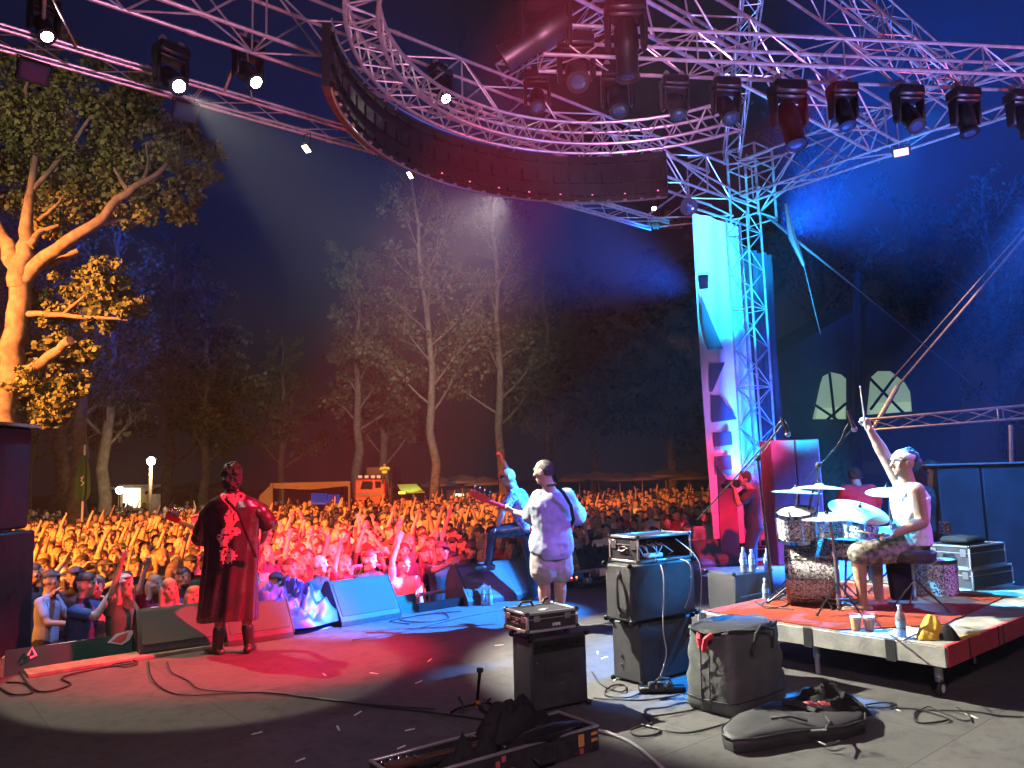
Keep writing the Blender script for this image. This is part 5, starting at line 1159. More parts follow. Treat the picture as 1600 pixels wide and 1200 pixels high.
# cables and tape on the floor
CAB=[([(232,1034),(238,1060),(262,1080),(300,1086),(380,1082),(430,1083),(520,1094),(600,1105),(665,1112),(760,1125),(850,1145)],.006,'long black cable running from the left wedge across the floor'),
 ([(262,1034),(268,1050),(292,1062),(320,1078),(420,1083),(560,1099),(680,1108)],.005,'second thin black cable parallel to the long one'),
 ([(30,1050),(60,1080),(110,1070),(98,1058),(150,1045),(210,1036)],.008,'black cable coming from the loudspeaker stack at left'),
 ([(0,1075),(20,1085),(50,1082),(40,1068),(10,1066)],.008,'coil of black cable at the foot of the loudspeaker stack'),
 ([(180,1040),(200,1030),(215,1036),(196,1042),(176,1038),(205,1033)],.006,'small tangle of cable left of the green wedge'),
 ([(925,1050),(935,1065),(950,1075),(975,1080),(975,1070),(955,1072),(945,1085),(980,1090),(1010,1078)],.006,'thin cable looping between the front amplifier and the tall stack'),
 ([(928,1090),(960,1093),(1000,1094),(1040,1090),(1060,1085)],.006,'straight cable from front amplifier towards the power strip'),
 ([(1010,1120),(1050,1115),(1085,1108),(1088,1100),(1065,1098),(1040,1105),(1010,1108),(1008,1118),(1018,1130),(1000,1135),(985,1142),(1000,1150),(1025,1147),(1028,1138),(1000,1132),(1060,1145),(1100,1140),(1135,1130)],.006,'tangled black cable loops left of the grey bag'),
 ([(920,1138),(950,1145),(985,1160),(1010,1178),(1040,1205)],.012,'thick pale cable running to the bottom edge of the photo'),
 ([(1340,1102),(1380,1106),(1400,1100),(1375,1098),(1350,1104),(1430,1108),(1470,1118),(1480,1125),(1440,1130),(1428,1122),(1440,1110),(1520,1112),(1560,1118),(1600,1120)],.006,'winding black cable on the floor under the riser corner'),
 ([(1440,1108),(1452,1104),(1470,1112),(1510,1126),(1515,1118),(1495,1105)],.005,'thin cable loop on the right near the caster'),
 ([(640,975),(610,970),(650,962),(690,958),(700,966),(660,972),(625,968),(660,960),(720,955)],.006,'tangle of cables on the floor between blue and grey wedges'),
 ([(550,1000),(640,985),(720,965),(800,950)],.004,'thin cable line along the stage front'),
 ([(1180,940),(1200,950),(1230,945),(1215,935),(1190,945),(1240,952)],.005,'cable loop at the carpet corner'),
 ([(770,1103),(800,1098),(830,1094)],.005,'short cable between guitar stand and front amplifier')]
for i,(pts,r_,lab) in enumerate(CAB):
    z=RT+.012 if 'carpet' in lab else .008
    hang([G(x,y,z+(.006 if k%2 else 0)) for k,(x,y) in enumerate(pts)],r_,'cable_grey' if 'pale' in lab else 'cable',lab,name='floor_cable')
t=thing('power_strip',G(1035,1075),'black power strip with plugs at the foot of the tall stack','power strip'); b=MB(); b.box(G(1035,1082)+ZZ*.025,.34,.07,.045,ax=(_R0,Fh,ZZ),b=.012); b.build('strip','black_metal',t)
b=MB()
for k in range(3): b.box(G(1018+k*14,1076,.06)+ZZ*.02,.045,.045,.06,ax=(_R0,Fh,ZZ),b=.01)
b.path([G(1020,1070,.08),G(1030,1060,.14),G(1045,1060,.13),G(1052,1072,.07)],.009,n=6); b.build('plug','rubber',t)
rt=random.Random(8)
TP=[(672,1032),(655,1066),(628,1168),(640,1140),(585,1052),(508,1054),(560,1115),(470,1188),(402,1146),(530,1138),(890,1032),(935,1020),(945,1028),(1400,1108),(1520,1119),(840,1010),(780,1008),(962,1062)]
for i,(x,y) in enumerate(TP):
    c=G(x,y,.003); a=rt.uniform(0,3); u=V((math.cos(a),math.sin(a),0)); w=V((-u.y,u.x,0)); l=rt.uniform(.03,.06)
    labs='white tape scrap lying on the floor'
    t_=MB().prism([c-u*l,c+u*l*.9-w*.003,c+u*l+w*.014,c-u*l*.8+w*.012],ZZ*.0025).build('tape_scrap','tape_green' if (x,y)==(962,1062) else 'tape_white',smooth=None,org=c)
    tag(t_,'small pale tape scrap stuck on the dark stage floor' if (x,y)!=(962,1062) else 'bright green tape mark at the foot of the tall stack','tape','tape scraps on the stage floor' if (x,y)!=(962,1062) else None)
# low red strip lights along the edge right of the tall stack
t=thing('set_list_sheets',G(1120,898),'pale papers lying on the stage edge beyond the tall stack','paper'); MB().box(G(1125,897)+ZZ*.004,.7,.3,.004,ax=(V((.98,.2,0)),V((-.2,.98,0)),ZZ)).build('sheet','paper',t,smooth=None)
# ------------------------------------------------------------------ people: one continuous skin per body, clothes as children
import numpy as np
from mathutils import noise as mnoise
mm('skin',(.48,.29,.2),.5,c2=(.42,.24,.16),nscale=6,bump=.15,bscale=60)
mm('hair_dark',(.03,.02,.015),.6,noise=.5,nscale=30,bump=1.,bscale=60)
mm('robe_satin_redlit',(.05,.016,.026),.25,noise=.4,nscale=4,bump=.5,bscale=7,spec=.8)  # black satin with some red stage light mixed into its colour
mm('robe_print_redlit',(.8,.16,.22),.5,noise=.3,nscale=30)  # pale print, coloured red as the stage light turns it
mm('leather_black',(.02,.02,.025),.25,noise=.3,nscale=8,bump=.5,bscale=20)
mm('tee_blue_tint',(.30,.33,.38),.85,c2=(.2,.22,.29),nscale=5,bump=.5,bscale=10)  # white tee tinted bluish to carry the blue stage light
mm('shorts_grey',(.36,.33,.32),.85,noise=.2,nscale=5,bump=.5,bscale=14)
mm('shirt_blue_print',(.35,.48,.65),.7,c2=(.03,.08,.3),nscale=38,bump=.3,bscale=14)  # pale ground tinted towards the blue stage light; the print is blue
mm('tank_white',(.78,.78,.78),.8,noise=.08,nscale=5,bump=.8,bscale=12)
mm('camo',(.30,.27,.22),.85,c2=(.06,.055,.05),nscale=22,bump=.4,bscale=14)
mm('red_shirt',(.6,.03,.05),.8,noise=.3,nscale=3,bump=.4,bscale=9); mm('dark_shirt',(.03,.03,.035),.85,noise=.3,nscale=4,bump=.4,bscale=9)
mm('boot',(.02,.018,.016),.4); mm('glass_dark',(.01,.01,.012),.08,coat=1.); mm('glove_blue',(.08,.15,.4),.6); mm('wood_stick',(.8,.7,.5),.5); mm('denim',(.05,.06,.10),.85,noise=.3,nscale=6,bump=.4,bscale=14)
class Fig:
    def __init__(s): s.p=[]
    def rings(s,R_,tag='skin',seg=None): s.p.append((R_,tag,seg))
    def cap(s,a,b,r0,r1,tag='skin',fl=1.,flax=None,n=10):
        a=V(a);b=V(b);d=b-a;L=d.length
        if L<1e-5: d=V((0,0,1))
        else: d=d/L
        u=V(flax) if flax is not None else d.orthogonal(); u=(u-d*u.dot(d)); u=u.normalized() if u.length>1e-6 else d.orthogonal().normalized(); w=d.cross(u)
        R_=[]
        for k in (-.98,-.7,-.3): R_.append((a+d*r0*k,r0*math.sqrt(1-k*k)))
        R_.append((a,r0)); R_.append((lerp(a,b,.5),(r0+r1)/2*1.0)); R_.append((b,r1))
        for k in (.3,.7,.98): R_.append((b+d*r1*k,r1*math.sqrt(1-k*k)))
        s.p.append(([[p+u*(r*math.cos(2*math.pi*i/n))+w*(r*fl*math.sin(2*math.pi*i/n)) for i in range(n)] for p,r in R_],tag,(a,b,r0,r1)))
    def ell(s,c,rx,ry,rz,ax,tag='skin',n=14,m=10):
        c=V(c);X,Y,Z=ax; s.p.append(([[c+X*(rx*math.sin(t)*math.cos(2*math.pi*k/n))+Y*(ry*math.sin(t)*math.sin(2*math.pi*k/n))-Z*(rz*math.cos(t)) for k in range(n)] for t in [max(.05,min(math.pi-.05,math.pi*i/m)) for i in range(m+1)]],tag,(c,c,(rx+ry+rz)/3,(rx+ry+rz)/3)))
    def mesh(s,name,voxel,smooth=3,mats=('skin',),tags=None,org=V((0,0,0)),wrinkle=0.,wf=9.,dec=None):
        b=MB()
        for R_,t,sg in s.p: b.rings(R_)
        me=b.mesh('tmp','skin',None,org); ob=bpy.data.objects.new('tmp',me); col.objects.link(ob)
        m=ob.modifiers.new('r','REMESH'); m.mode='VOXEL'; m.voxel_size=voxel; m.adaptivity=0
        if smooth: q=ob.modifiers.new('s','SMOOTH'); q.factor=.5; q.iterations=smooth
        if dec: q=ob.modifiers.new('d','DECIMATE'); q.ratio=dec
        dg=bpy.context.evaluated_depsgraph_get(); dg.update(); out=bpy.data.meshes.new_from_object(ob.evaluated_get(dg)); out.name=name
        bpy.data.objects.remove(ob); bpy.data.meshes.remove(me)
        out.materials.clear()
        for x in mats: out.materials.append(MT[x])
        n=len(out.vertices)
        if wrinkle:
            for v in out.vertices:
                p=v.co+org; v.co += v.normal*wrinkle*(mnoise.noise(V((p.x*wf,p.y*wf,p.z*wf*.55)))+.5*mnoise.noise(p*wf*2.3))
        out.polygons.foreach_set('use_smooth',[True]*len(out.polygons))
        if tags:
            nf=len(out.polygons); c=np.zeros(nf*3); out.polygons.foreach_get('center',c); c=c.reshape(-1,3)+np.array(org)
            best=np.full(nf,1e9); idx=np.zeros(nf,int)
            for R_,t,sg in s.p:
                if sg is None: continue
                a=np.array(sg[0]);bb=np.array(sg[1]); ab=bb-a; L2=max(1e-9,ab@ab); u=np.clip(((c-a)@ab)/L2,0,1); q=a+u[:,None]*ab
                dd=np.linalg.norm(c-q,axis=1)-(sg[2]+(sg[3]-sg[2])*u)
                k=dd<best; best[k]=dd[k]; idx[k]=tags[t]
            out.polygons.foreach_set('material_index',idx.astype(np.int32))
        out.update(); return out
def basis(fwd,up):
    f=V(fwd).normalized(); u=V(up); u=(u-f*u.dot(f)).normalized(); r=f.cross(u).normalized(); return r,f,u
def add_head(F,c,fwd,up,s=1.,tag='skin',face=True):
    r,f,u=basis(fwd,up); c=V(c); ax=(r,f,u)
    F.ell(c+u*.012*s,.076*s,.095*s,.100*s,ax,tag); F.ell(c+f*.030*s-u*.055*s,.054*s,.058*s,.062*s,ax,tag); F.ell(c+f*.062*s-u*.095*s,.024*s,.022*s,.022*s,ax,tag,8,6)
    if face:
        F.cap(c+f*.088*s+u*.012*s,c+f*.108*s-u*.028*s,.009*s,.014*s,tag); F.ell(c+f*.078*s+u*.030*s,.052*s,.02*s,.011*s,ax,tag,10,6)
        F.ell(c+f*.082*s-u*.062*s,.024*s,.013*s,.011*s,ax,'lip' if tag!='skin0' else tag,8,6)
        for q in(-1,1): F.ell(c+r*q*.078*s-f*.008*s-u*.005*s,.012*s,.024*s,.033*s,ax,tag,8,6); F.ell(c+r*q*.045*s+f*.06*s-u*.02*s,.028*s,.02*s,.024*s,ax,tag,8,6)
def add_hand(F,w,d,pn,side,curl=.35,spread=.12,s=1.,tag='skin',thumb=.6,curls=None):
    """w wrist, d direction of the palm, pn the way the palm faces, side +-1: the thumb's side"""
    w=V(w); d=V(d).normalized(); pn=V(pn); pn=(pn-d*pn.dot(d)).normalized(); x=d.cross(pn)*side
    F.cap(w+x*.014*s,w+d*.078*s+x*.020*s,.019*s,.017*s,tag,.8,x); F.cap(w-x*.012*s,w+d*.074*s-x*.024*s,.019*s,.017*s,tag,.8,x); F.cap(w,w+d*.078*s,.020*s,.018*s,tag,.8,x)
    ls=(.070,.080,.074,.058); cc=curls or (curl,)*4
    for k in range(4):
        o=x*(.030-.020*k)*s; b=w+d*(.084-.004*abs(k-1))*s+o; a=(1.5-k)*spread; dd=(d*math.cos(a)+x*math.sin(a)).normalized(); L=ls[k]*s
        p=b; ang=0
        for j,(fr,rr) in enumerate(((.45,.0095),(.31,.0085),(.26,.0075))):
            ang+=cc[k]*(.8 if j==0 else 1.1); q=p+(dd*math.cos(ang)+pn*math.sin(ang))*L*fr; F.cap(p,q,rr*s,(rr-.001)*s,tag,n=8); p=q
    b=w+d*.022*s+x*.028*s; t1=b+(d*.6+x*.75+pn*.25).normalized()*.042*s; t2=t1+(d*.9+x*.3*(1-thumb)+pn*.5*thumb).normalized()*.032*s; F.cap(b,t1,.0125*s,.0105*s,tag,n=8); F.cap(t1,t2,.0105*s,.009*s,tag,n=8)
def torso_secs(P,S,rh,rs,fwd_h,fwd_s,bulk=1.,infl=0.,belly=0.,z0=-.10,top=1.):
    out=[]
    L=(S-P).length
    for t,w,d in ((z0,.125,.10),(0,.168,.112),(.18,.160,.112),(.38,.142,.100),(.62,.160,.112),(.82,.172,.108),(.94,.150,.085),(1.04,.075,.060)):
        if t>top: break
        c=lerp(P,S,t); r=(rh*(1-max(0,t))+rs*max(0,t)).normalized(); up=(S-P).normalized(); f=(fwd_h*(1-max(0,t))+fwd_s*max(0,t)); f=(f-up*f.dot(up)).normalized(); r=up.cross(-f)
        b_=belly*math.exp(-((t-.25)/.22)**2); out.append((c+f*b_*.5,r,f,w*bulk+infl+b_*.3,d*bulk+infl+b_*.6))
    return out
def add_torso(F,secs,tag='skin',n=20):
    R_=[]
    for c,r,f,w,d in secs: R_.append([c+r*(w*abs(math.cos(a))**.85*(1 if math.cos(a)>0 else -1))+f*(d*abs(math.sin(a))**.9*(1 if math.sin(a)>0 else -1)) for a in [2*math.pi*k/n for k in range(n)]])
    F.rings(R_,tag,(secs[1][0],secs[-2][0],.13,.12))
def add_limb(F,a,b,c,r,tag='skin',tag2=None): # three joints, four radii
    F.cap(a,b,r[0],r[1],tag,n=12); F.cap(b,c,r[1]*1.02,r[2],tag2 or tag,n=12)
    if len(r)>3: F.cap(lerp(b,c,.12),lerp(b,c,.42),r[3],r[3]*.86,tag2 or tag,n=12)
def add_foot(F,a,d,s=1.,tag='skin',r=.036):
    a=V(a);d=V(d).normalized(); dn=V((0,0,-1)); F.cap(a-d*.045*s+dn*.045*s,a+d*.06*s+dn*.045*s,r,r*.98,tag,.9); F.cap(a+d*.06*s+dn*.048*s,a+d*.15*s+dn*.058*s,r*.98,r*.72,tag,1.15,ZZ)
    F.cap(a,a+dn*.04*s,r*1.0,r*1.05,tag)
def place(name,label,org,cat='person',group=None): return thing(name,org,label,cat,group)
def put(F,nm,parent,vox,mats,smooth=3,**k):
    o0=ORG[parent.name]; me=F.mesh(nm,vox,smooth,mats,org=o0,**k); o=bpy.data.objects.new(nm,me); col.objects.link(o); o.parent=parent; ORG[o.name]=o0; return o
def person(label,D0,J,opt):
    """J: joints as picture places plus an offset in depth; opt: build of the body and the clothes"""
    q={k:W(v[0],v[1],D0+(v[2] if len(v)>2 else 0)) for k,v in J.items()}
    sc=opt.get('s',1.); bulk=opt.get('bulk',1.); fb=V(opt['fwd']).normalized(); fs=V(opt.get('fwd_s',opt['fwd'])).normalized()
    P,S=q['pel'],q['che']; rh=basis(fb,S-P)[0]; rs=basis(fs,S-P)[0]
    org=opt.get('org') or V((P.x,P.y,opt.get('floor',0.)))
    t=place('person',label,org,group=opt.get('group')); vox=opt.get('vox',.0075)
    F=Fig(); secs=torso_secs(P,S,rh,rs,fb,fs,bulk*sc,belly=opt.get('belly',0)); add_torso(F,secs)
    hd=q['head']; hf=V(opt.get('hf',fs)); hu=V(opt.get('hu',(0,0,1)))
    F.cap(lerp(P,S,.98),hd-basis(hf,hu)[2]*.045*sc,.062*sc*max(1,bulk*.95),.056*sc*max(1,bulk*.95),n=12); add_head(F,hd,hf,hu,sc*opt.get('hs',1.))
    for s_ in('l','r'):
        sh,el,wr=q[s_+'s'],q[s_+'e'],q[s_+'w']; b_=bulk**.7*sc
        F.ell(sh,.062*b_,.062*b_,.062*b_,(V((1,0,0)),V((0,1,0)),ZZ)); F.cap(lerp(P,S,.88),sh,.075*b_,.058*b_,n=12)
        ak=opt.get('arm',1.); add_limb(F,sh,el,wr,(.052*b_*ak,.041*b_*ak,.028*sc*ak,.044*b_*ak))
        h=opt.get(s_+'hand',{}); d=V(h.get('d',wr-el)); add_hand(F,wr+d.normalized()*.01,d,V(h.get('pn',fs)),h.get('side',1 if s_=='l' else -1),h.get('curl',.5),h.get('spread',.1),sc*1.02,thumb=h.get('thumb',.6),curls=h.get('curls'))
        hp,kn,an=q[s_+'h'],q[s_+'k'],q[s_+'a']; F.cap(lerp(P,hp,.5),hp,.095*b_,.092*b_,n=12); add_limb(F,hp,kn,an,(.090*b_,.056*b_,.038*sc,.060*b_)); add_foot(F,an,V(opt.get(s_+'f',fb)),sc)
    put(F,'body',t,vox,('skin',),3)
    q['secs']=secs; q['RS']=rs; q['RH']=rh; q['FS']=fs; q['FB']=fb; q['t']=t; q['P']=P; q['S']=S; q['bulk']=bulk; q['sc']=sc
    return q
def shirt(q,name,m,sleeve=.75,infl=.022,z0=-.06,top=.96,wr=.010,loose=0.,r=(.072,.078),neck=True,sleeves='lr',vox=.011,wf=9.):
    F=Fig(); secs=torso_secs(q['P'],q['S'],q['RH'],q['RS'],q['FB'],q['FS'],q['bulk']*q['sc'],infl,z0=z0,top=1.05 if neck else .86,belly=loose)
    add_torso(F,secs)
    for s_ in sleeves:
        sh,el=q[s_+'s'],q[s_+'e']; F.cap(lerp(q['P'],q['S'],.90),sh,.085*q['bulk']**.6,r[0]*q['bulk']**.6,n=12); F.cap(sh,lerp(sh,el,sleeve),r[0]*q['bulk']**.6,r[1]*q['bulk']**.6,n=12)
    return put(F,name,q['t'],vox,(m,),2,wrinkle=wr,wf=wf)
def trousers(q,name,m,frac=2.0,r=(.108,.088,.058),wr=.006,vox=.011,infl=.016):
    F=Fig(); secs=torso_secs(q['P'],q['S'],q['RH'],q['RS'],q['FB'],q['FS'],q['bulk']*q['sc'],infl)[:4]; add_torso(F,secs); b_=q['bulk']**.7*q['sc']
    for s_ in 'lr':
        hp,kn,an=q[s_+'h'],q[s_+'k'],q[s_+'a']; F.cap(lerp(q['P'],hp,.5),hp,.11*b_,r[0]*b_,n=12)
        if frac<=1: F.cap(hp,lerp(hp,kn,frac),r[0]*b_,r[1]*b_,n=12)
        else: F.cap(hp,kn,r[0]*b_,r[1]*b_,n=12); F.cap(kn,lerp(kn,an,frac-1),r[1]*b_,r[2]*b_,n=12)
    return put(F,name,q['t'],vox,(m,),2,wrinkle=wr)
def hair(q_t,c,f,u,m='hair_dark',s=1.,rough=.012,thick=.012,fr=28,low=.0,back=.0,name='hair'):
    r,f,u=basis(f,u); c=V(c); F=Fig(); F.ell(c+u*(.028)*s-f*(.018)*s,(.078+thick)*s,(.088+thick)*s,(.088+thick)*s,(r,f,u))
    if low: F.ell(c-f*.055*s-u*low*.4*s,(.068+thick)*s,(.045+thick)*s,(.06+low*.5)*s,(r,f,u))
    return put(F,name,q_t,.007,(m,),1,wrinkle=rough,wf=fr)
def boots(q,m='boot',hi=.16,sides='lr',name='boot',opt=None):
    for s_ in sides:
        an,kn=q[s_+'a'],q[s_+'k']; F=Fig(); add_foot(F,an-ZZ*.0,V(opt[s_+'f']) if opt and s_+'f' in opt else q['FB'],1.06,r=.045)
        if hi: F.cap(an,an+(kn-an).normalized()*hi,.050,.058,n=12)
        put(F,name,q['t'],.009,(m,),2)
LFT=-_R0; RGT=_R0.copy(); FWD=Fh.copy()
def dirn(r,f,z=0): return (_R0*r+Fh*f+ZZ*z).normalized()
# 1. robed guitarist
o1=dict(fwd=dirn(-.25,1),hf=dirn(-.45,.9),hu=dirn(.0,.05,1),lf=dirn(-.8,.6),rf=dirn(-.1,1),lhand=dict(d=dirn(-.3,.5,.5),pn=dirn(.3,-.6,.2),curl=1.0,side=1),rhand=dict(d=dirn(-.3,.4,-.8),pn=dirn(-.8,.2,0),curl=.6,side=-1),org=G(365,1020),hs=1.05)
q1=person('guitarist seen from behind in a dark satin robe with a red-lit curling print',7.25,dict(pel=(364,880,.02),che=(364,782,.02),head=(362,744,.03),ls=(334,789,.02),le=(318,828,.14),lw=(306,822,.38),rs=(394,790,.02),re=(416,828,.05),rw=(410,845,.3),lh=(352,884),lk=(346,945,.03),la=(340,1010,.0),rh=(377,884),rk=(384,942,.04),ra=(389,1005,.03)),o1)
hair(q1['t'],q1['head'],o1['hf'],o1['hu'],rough=.022,thick=.014,fr=34,low=.09,s=1.04)
boots(q1,opt=o1,hi=.15)
def robe(q,D0):
    # profile of the robe in picture rows: y, centre x, half width (px), half depth (m)
    rows=[(768,362,10,.07),(774,362,20,.10),(782,363,36,.125),(792,363,44,.14),(806,362,46,.15),(830,362,42,.155),(860,362,41,.16),(890,360,41,.165),(920,358,42,.17),(945,357,43,.175),(962,356,44,.18),(969,356,43,.178)]
    b=MB(); n=190; R_=[]
    for i in range(len(rows)-1):
        for k in range(11):
            u=k/11; r=[rows[i][j]*(1-u)+rows[i+1][j]*u for j in range(4)]; c=W(r[1],r[0],D0); hw=r[2]*D0/FPX; t=min(1,max(0,(r[0]-790)/170))
            ring=[]
            for a_ in range(n):
                a=2*math.pi*a_/n; fold=1+t*(.06*math.sin(a*7+r[0]*.011)+.05*math.sin(a*13+1+r[0]*.02))+.015*math.sin(a*5+r[0]*.08)
                p=c+_R0*(hw*math.cos(a)*fold)+Fh*(r[3]*math.sin(a)*fold)
                ring.append(p-ZZ*(.012*math.sin(a*2+1)*t))
            R_.append(ring)
    b.rings(R_,cap=False); fs=b.f; 
    inside=lambda x,y: (abs(x-(357+7*math.sin((y-775)*.062)))<(9+3.5*math.sin((y-770)*.21)) and 772<y<853) or ((x-361)**2/15**2+(y-830)**2/7**2<1) or ((x-376)**2+(y-776)**2<7**2 and (x-376)**2+(y-776)**2>3**2) or ((x-356)**2+(y-868)**2< (15-4*abs(math.sin(6*math.atan2(y-868,x-356))))**2)
    mi=[]
    for f_ in fs:
        c=sum((V(b.v[i]) for i in f_),V((0,0,0)))/len(f_); x,y,d=project(c); back=(c-W(362,y,D0)).dot(Fh)<0
        mi.append(1 if back and inside(x,y) and mnoise.noise(c*45)>-.33 else 0)
    b.m=mi; o=b.build('robe',['robe_satin_redlit','robe_print_redlit'],q['t'],smooth=80); o.modifiers.new('thick','SOLIDIFY').thickness=.006
    # sleeves
    for s_,pts in(('l',[(338,786,0,.062),(326,806,.05,.085),(318,832,.13,.098),(312,850,.16,.088)]),('r',[(391,786,0,.062),(406,800,.02,.085),(417,816,.05,.088),(420,822,.08,.075)])):
        b=MB(); P=[];r=[]
        for i in range(len(pts)-1):
            for k in range(5):
                u=k/5; v=[pts[i][j]*(1-u)+pts[i+1][j]*u for j in range(4)]; P.append(W(v[0],v[1],D0+v[2])); r.append(v[3]*(1+.06*math.sin(k*2.1+i)))
        b.path(P,r,n=22); b.build('sleeve','robe_satin_redlit',q['t'],smooth=80)
robe(q1,7.25)
MB().path([W(352,779,7.08),W(372,800,7.06),W(392,850,7.04),W(400,870,7.12)],.014,n=6).build('strap_band','black_fabric',q1['t'])
guitar('electric_guitar','red electric guitar whose headstock points left beside the robed guitarist',W(258,805,7.75),W(385,862,7.62),dirn(-.2,1,.1),'guitar_red','maple','guitar_red',blen=.42,bw=.32,pegs=6,hl=.17)
# 2. bass player
o2=dict(fwd=dirn(-.55,.85),fwd_s=dirn(-.5,.85),hf=dirn(-.95,.55,-.05),hu=dirn(-.05,0,1),bulk=1.22,lf=dirn(-.5,.8),rf=dirn(-.3,.9),belly=.02,lhand=dict(d=dirn(-.75,.15,.45),pn=dirn(.3,.4,.5),curl=.95,side=1),rhand=dict(d=dirn(-.7,.6,-.1),pn=dirn(-.2,-.5,-.4),curl=.7,side=-1),org=G(860,981),hs=1.1)
q2=person('bass player with shaved head in baggy light T-shirt and shorts, seen from behind',8.04,dict(pel=(862,860),che=(862,772,.0),head=(850,737,-.02),ls=(842,779,-.04),le=(832,807,.06),lw=(804,800,.22),rs=(885,776,.06),re=(901,808,.22),rw=(872,826,.42),lh=(849,866,-.04),lk=(850,915,-.02),la=(853,967,-.02),rh=(874,864,.05),rk=(875,914,.05),ra=(876,964,.06)),o2)
shirt(q2,'t_shirt','tee_blue_tint',sleeve=.92,infl=.036,z0=-.12,wr=.015,r=(.082,.102),loose=.03,wf=7)
trousers(q2,'shorts','shorts_grey',frac=.52,r=(.118,.128,.1),wr=.01,infl=.03)
hair(q2['t'],q2['head']-ZZ*.006,o2['hf'],o2['hu'],rough=.001,thick=.004,fr=60,s=1.08,name='stubble_hair')
boots(q2,opt=o2,hi=0,name='shoe')
MB().path([W(855,758,7.86),W(868,757,7.8),W(880,770,7.78),W(892,790,7.84),W(896,812,7.98),W(890,826,8.12)],.020,n=5).build('strap_band','black_fabric',q2['t'])
guitar('bass_guitar','red bass guitar with large headstock held by the bass player, pointing left',W(733,771,8.3),W(868,825,8.42),dirn(-.3,.9,.2),'guitar_red','guitar_red','guitar_red',blen=.5,bw=.34,hl=.24)
# 3. singer
o3=dict(fwd=dirn(-1,.12,-.1),hf=dirn(-1,.05,.02),hu=dirn(-.12,0,1),lf=dirn(-1,.2),rf=dirn(-.9,-.2),lhand=dict(d=dirn(-.35,.1,.9),pn=dirn(-.9,.1,-.2),curl=.2,spread=.28,side=-1,curls=(.1,.3,.6,.2)),rhand=dict(d=dirn(-.6,0,-.6),pn=dirn(-.2,0,-1),curl=.5,side=1),org=G(838,940),hs=1.02)
q3=person('bald singer in blue-lit patterned shirt, one arm raised, boot planted on the grey wedge',9.75,dict(pel=(822,824,.0),che=(806,768,.0),head=(794,746,-.02),ls=(800,767,.17),le=(797,744,.30),lw=(787,722,.34),rs=(802,772,-.16),re=(784,800,-.2),rw=(778,822,-.12),lh=(820,828,.08),lk=(832,878,.08),la=(836,930,.08),rh=(817,826,-.08),rk=(768,831,-.12),ra=(763,880,-.1)),o3)
shirt(q3,'shirt','shirt_blue_print',sleeve=.5,infl=.02,z0=-.12,wr=.008,r=(.07,.074),wf=9)
trousers(q3,'leather_trousers','leather_black',frac=1.96,r=(.1,.074,.056),wr=.006)
boots(q3,opt=o3,hi=.12); 
h3=q3['head']; r_,f_,u_=basis(o3['hf'],o3['hu'])
MB().path([h3+r_*.08+f_*.03+u_*.014,h3+r_*.066+f_*.085+u_*.016,h3+r_*.03+f_*.108+u_*.014,h3-r_*.03+f_*.108+u_*.014,h3-r_*.066+f_*.085+u_*.016,h3-r_*.08+f_*.03+u_*.014],[.006,.019,.020,.020,.019,.006],n=8).build('sunglasses','glass_dark',q3['t'])
b=MB(); 
for k in range(5): b.path([W(829,828,9.6),W(836+3*k,833+3*k,9.52),W(842-k*2+k*k*.5,840+5*k,9.5)],[.012,.014,.006],n=6)
b.path([W(830,835,9.6),W(834,850,9.55),W(838,862,9.5)],[.02,.025,.01]); b.build('white_bandana','paper',q3['t'])
# 4. drummer
DD=6.66
o4=dict(fwd=dirn(-1,.1),hf=dirn(-1,-.05,.0),hu=dirn(.05,0,1),bulk=1.12,arm=1.18,lf=dirn(-1,-.1),rf=dirn(-1,.2),lhand=dict(d=dirn(-.25,.0,.9),pn=dirn(-.8,-.3,.1),curl=1.15,side=-1),rhand=dict(d=dirn(-1,.1,-.05),pn=dirn(0,.1,-1),curl=1.0,side=1),org=V((sc_.x,sc_.y,RT)),hs=1.02)
q4=person('drummer in white tank top and camouflage shorts seated with one drumstick raised high',DD,dict(pel=(1426,846,0),che=(1420,758,0),head=(1411,722,0),ls=(1407,756,.17),le=(1380,708,.18),lw=(1359,671,.16),rs=(1432,766,-.17),re=(1441,815,-.2),rw=(1398,834,-.24),lh=(1420,853,.09),lk=(1366,862,.16),la=(1374,935,.14),rh=(1422,857,-.09),rk=(1341,866,-.12),ra=(1348,942,-.1)),o4)
F=Fig(); add_torso(F,torso_secs(q4['P'],q4['S'],q4['RH'],q4['RS'],q4['FB'],q4['FS'],1.15,.016,z0=0.,top=.83))
for s_ in(-1,1):
    for k_ in(-1,1):
        F.cap(lerp(q4['P'],q4['S'],.80)+q4['RS']*s_*.115+q4['FS']*k_*.098,lerp(q4['P'],q4['S'],1.02)+q4['RS']*s_*.105+q4['FS']*k_*.03,.034,.028)
put(F,'tank_top',q4['t'],.008,('tank_white',),2,wrinkle=.006,wf=16)
trousers(q4,'camouflage_shorts','camo',frac=.97,r=(.105,.098,.08),wr=.008)
h4=q4['head']; r_,f_,u_=basis(o4['hf'],o4['hu'])
F=Fig(); F.ell(h4+u_*.045-f_*.012,.086,.104,.052,(r_,f_,u_)); put(F,'headband',q4['t'],.008,('tank_white',),2,wrinkle=.003,wf=20)
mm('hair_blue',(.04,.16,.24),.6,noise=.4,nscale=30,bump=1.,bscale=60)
F=Fig(); F.ell(h4+u_*.06-f_*.05,.07,.075,.06,(r_,f_,u_)); F.ell(h4+u_*.0-f_*.11,.05,.045,.085,(r_,f_,u_)); put(F,'curly_hair',q4['t'],.007,('hair_blue',),1,wrinkle=.022,wf=38)
b=MB()
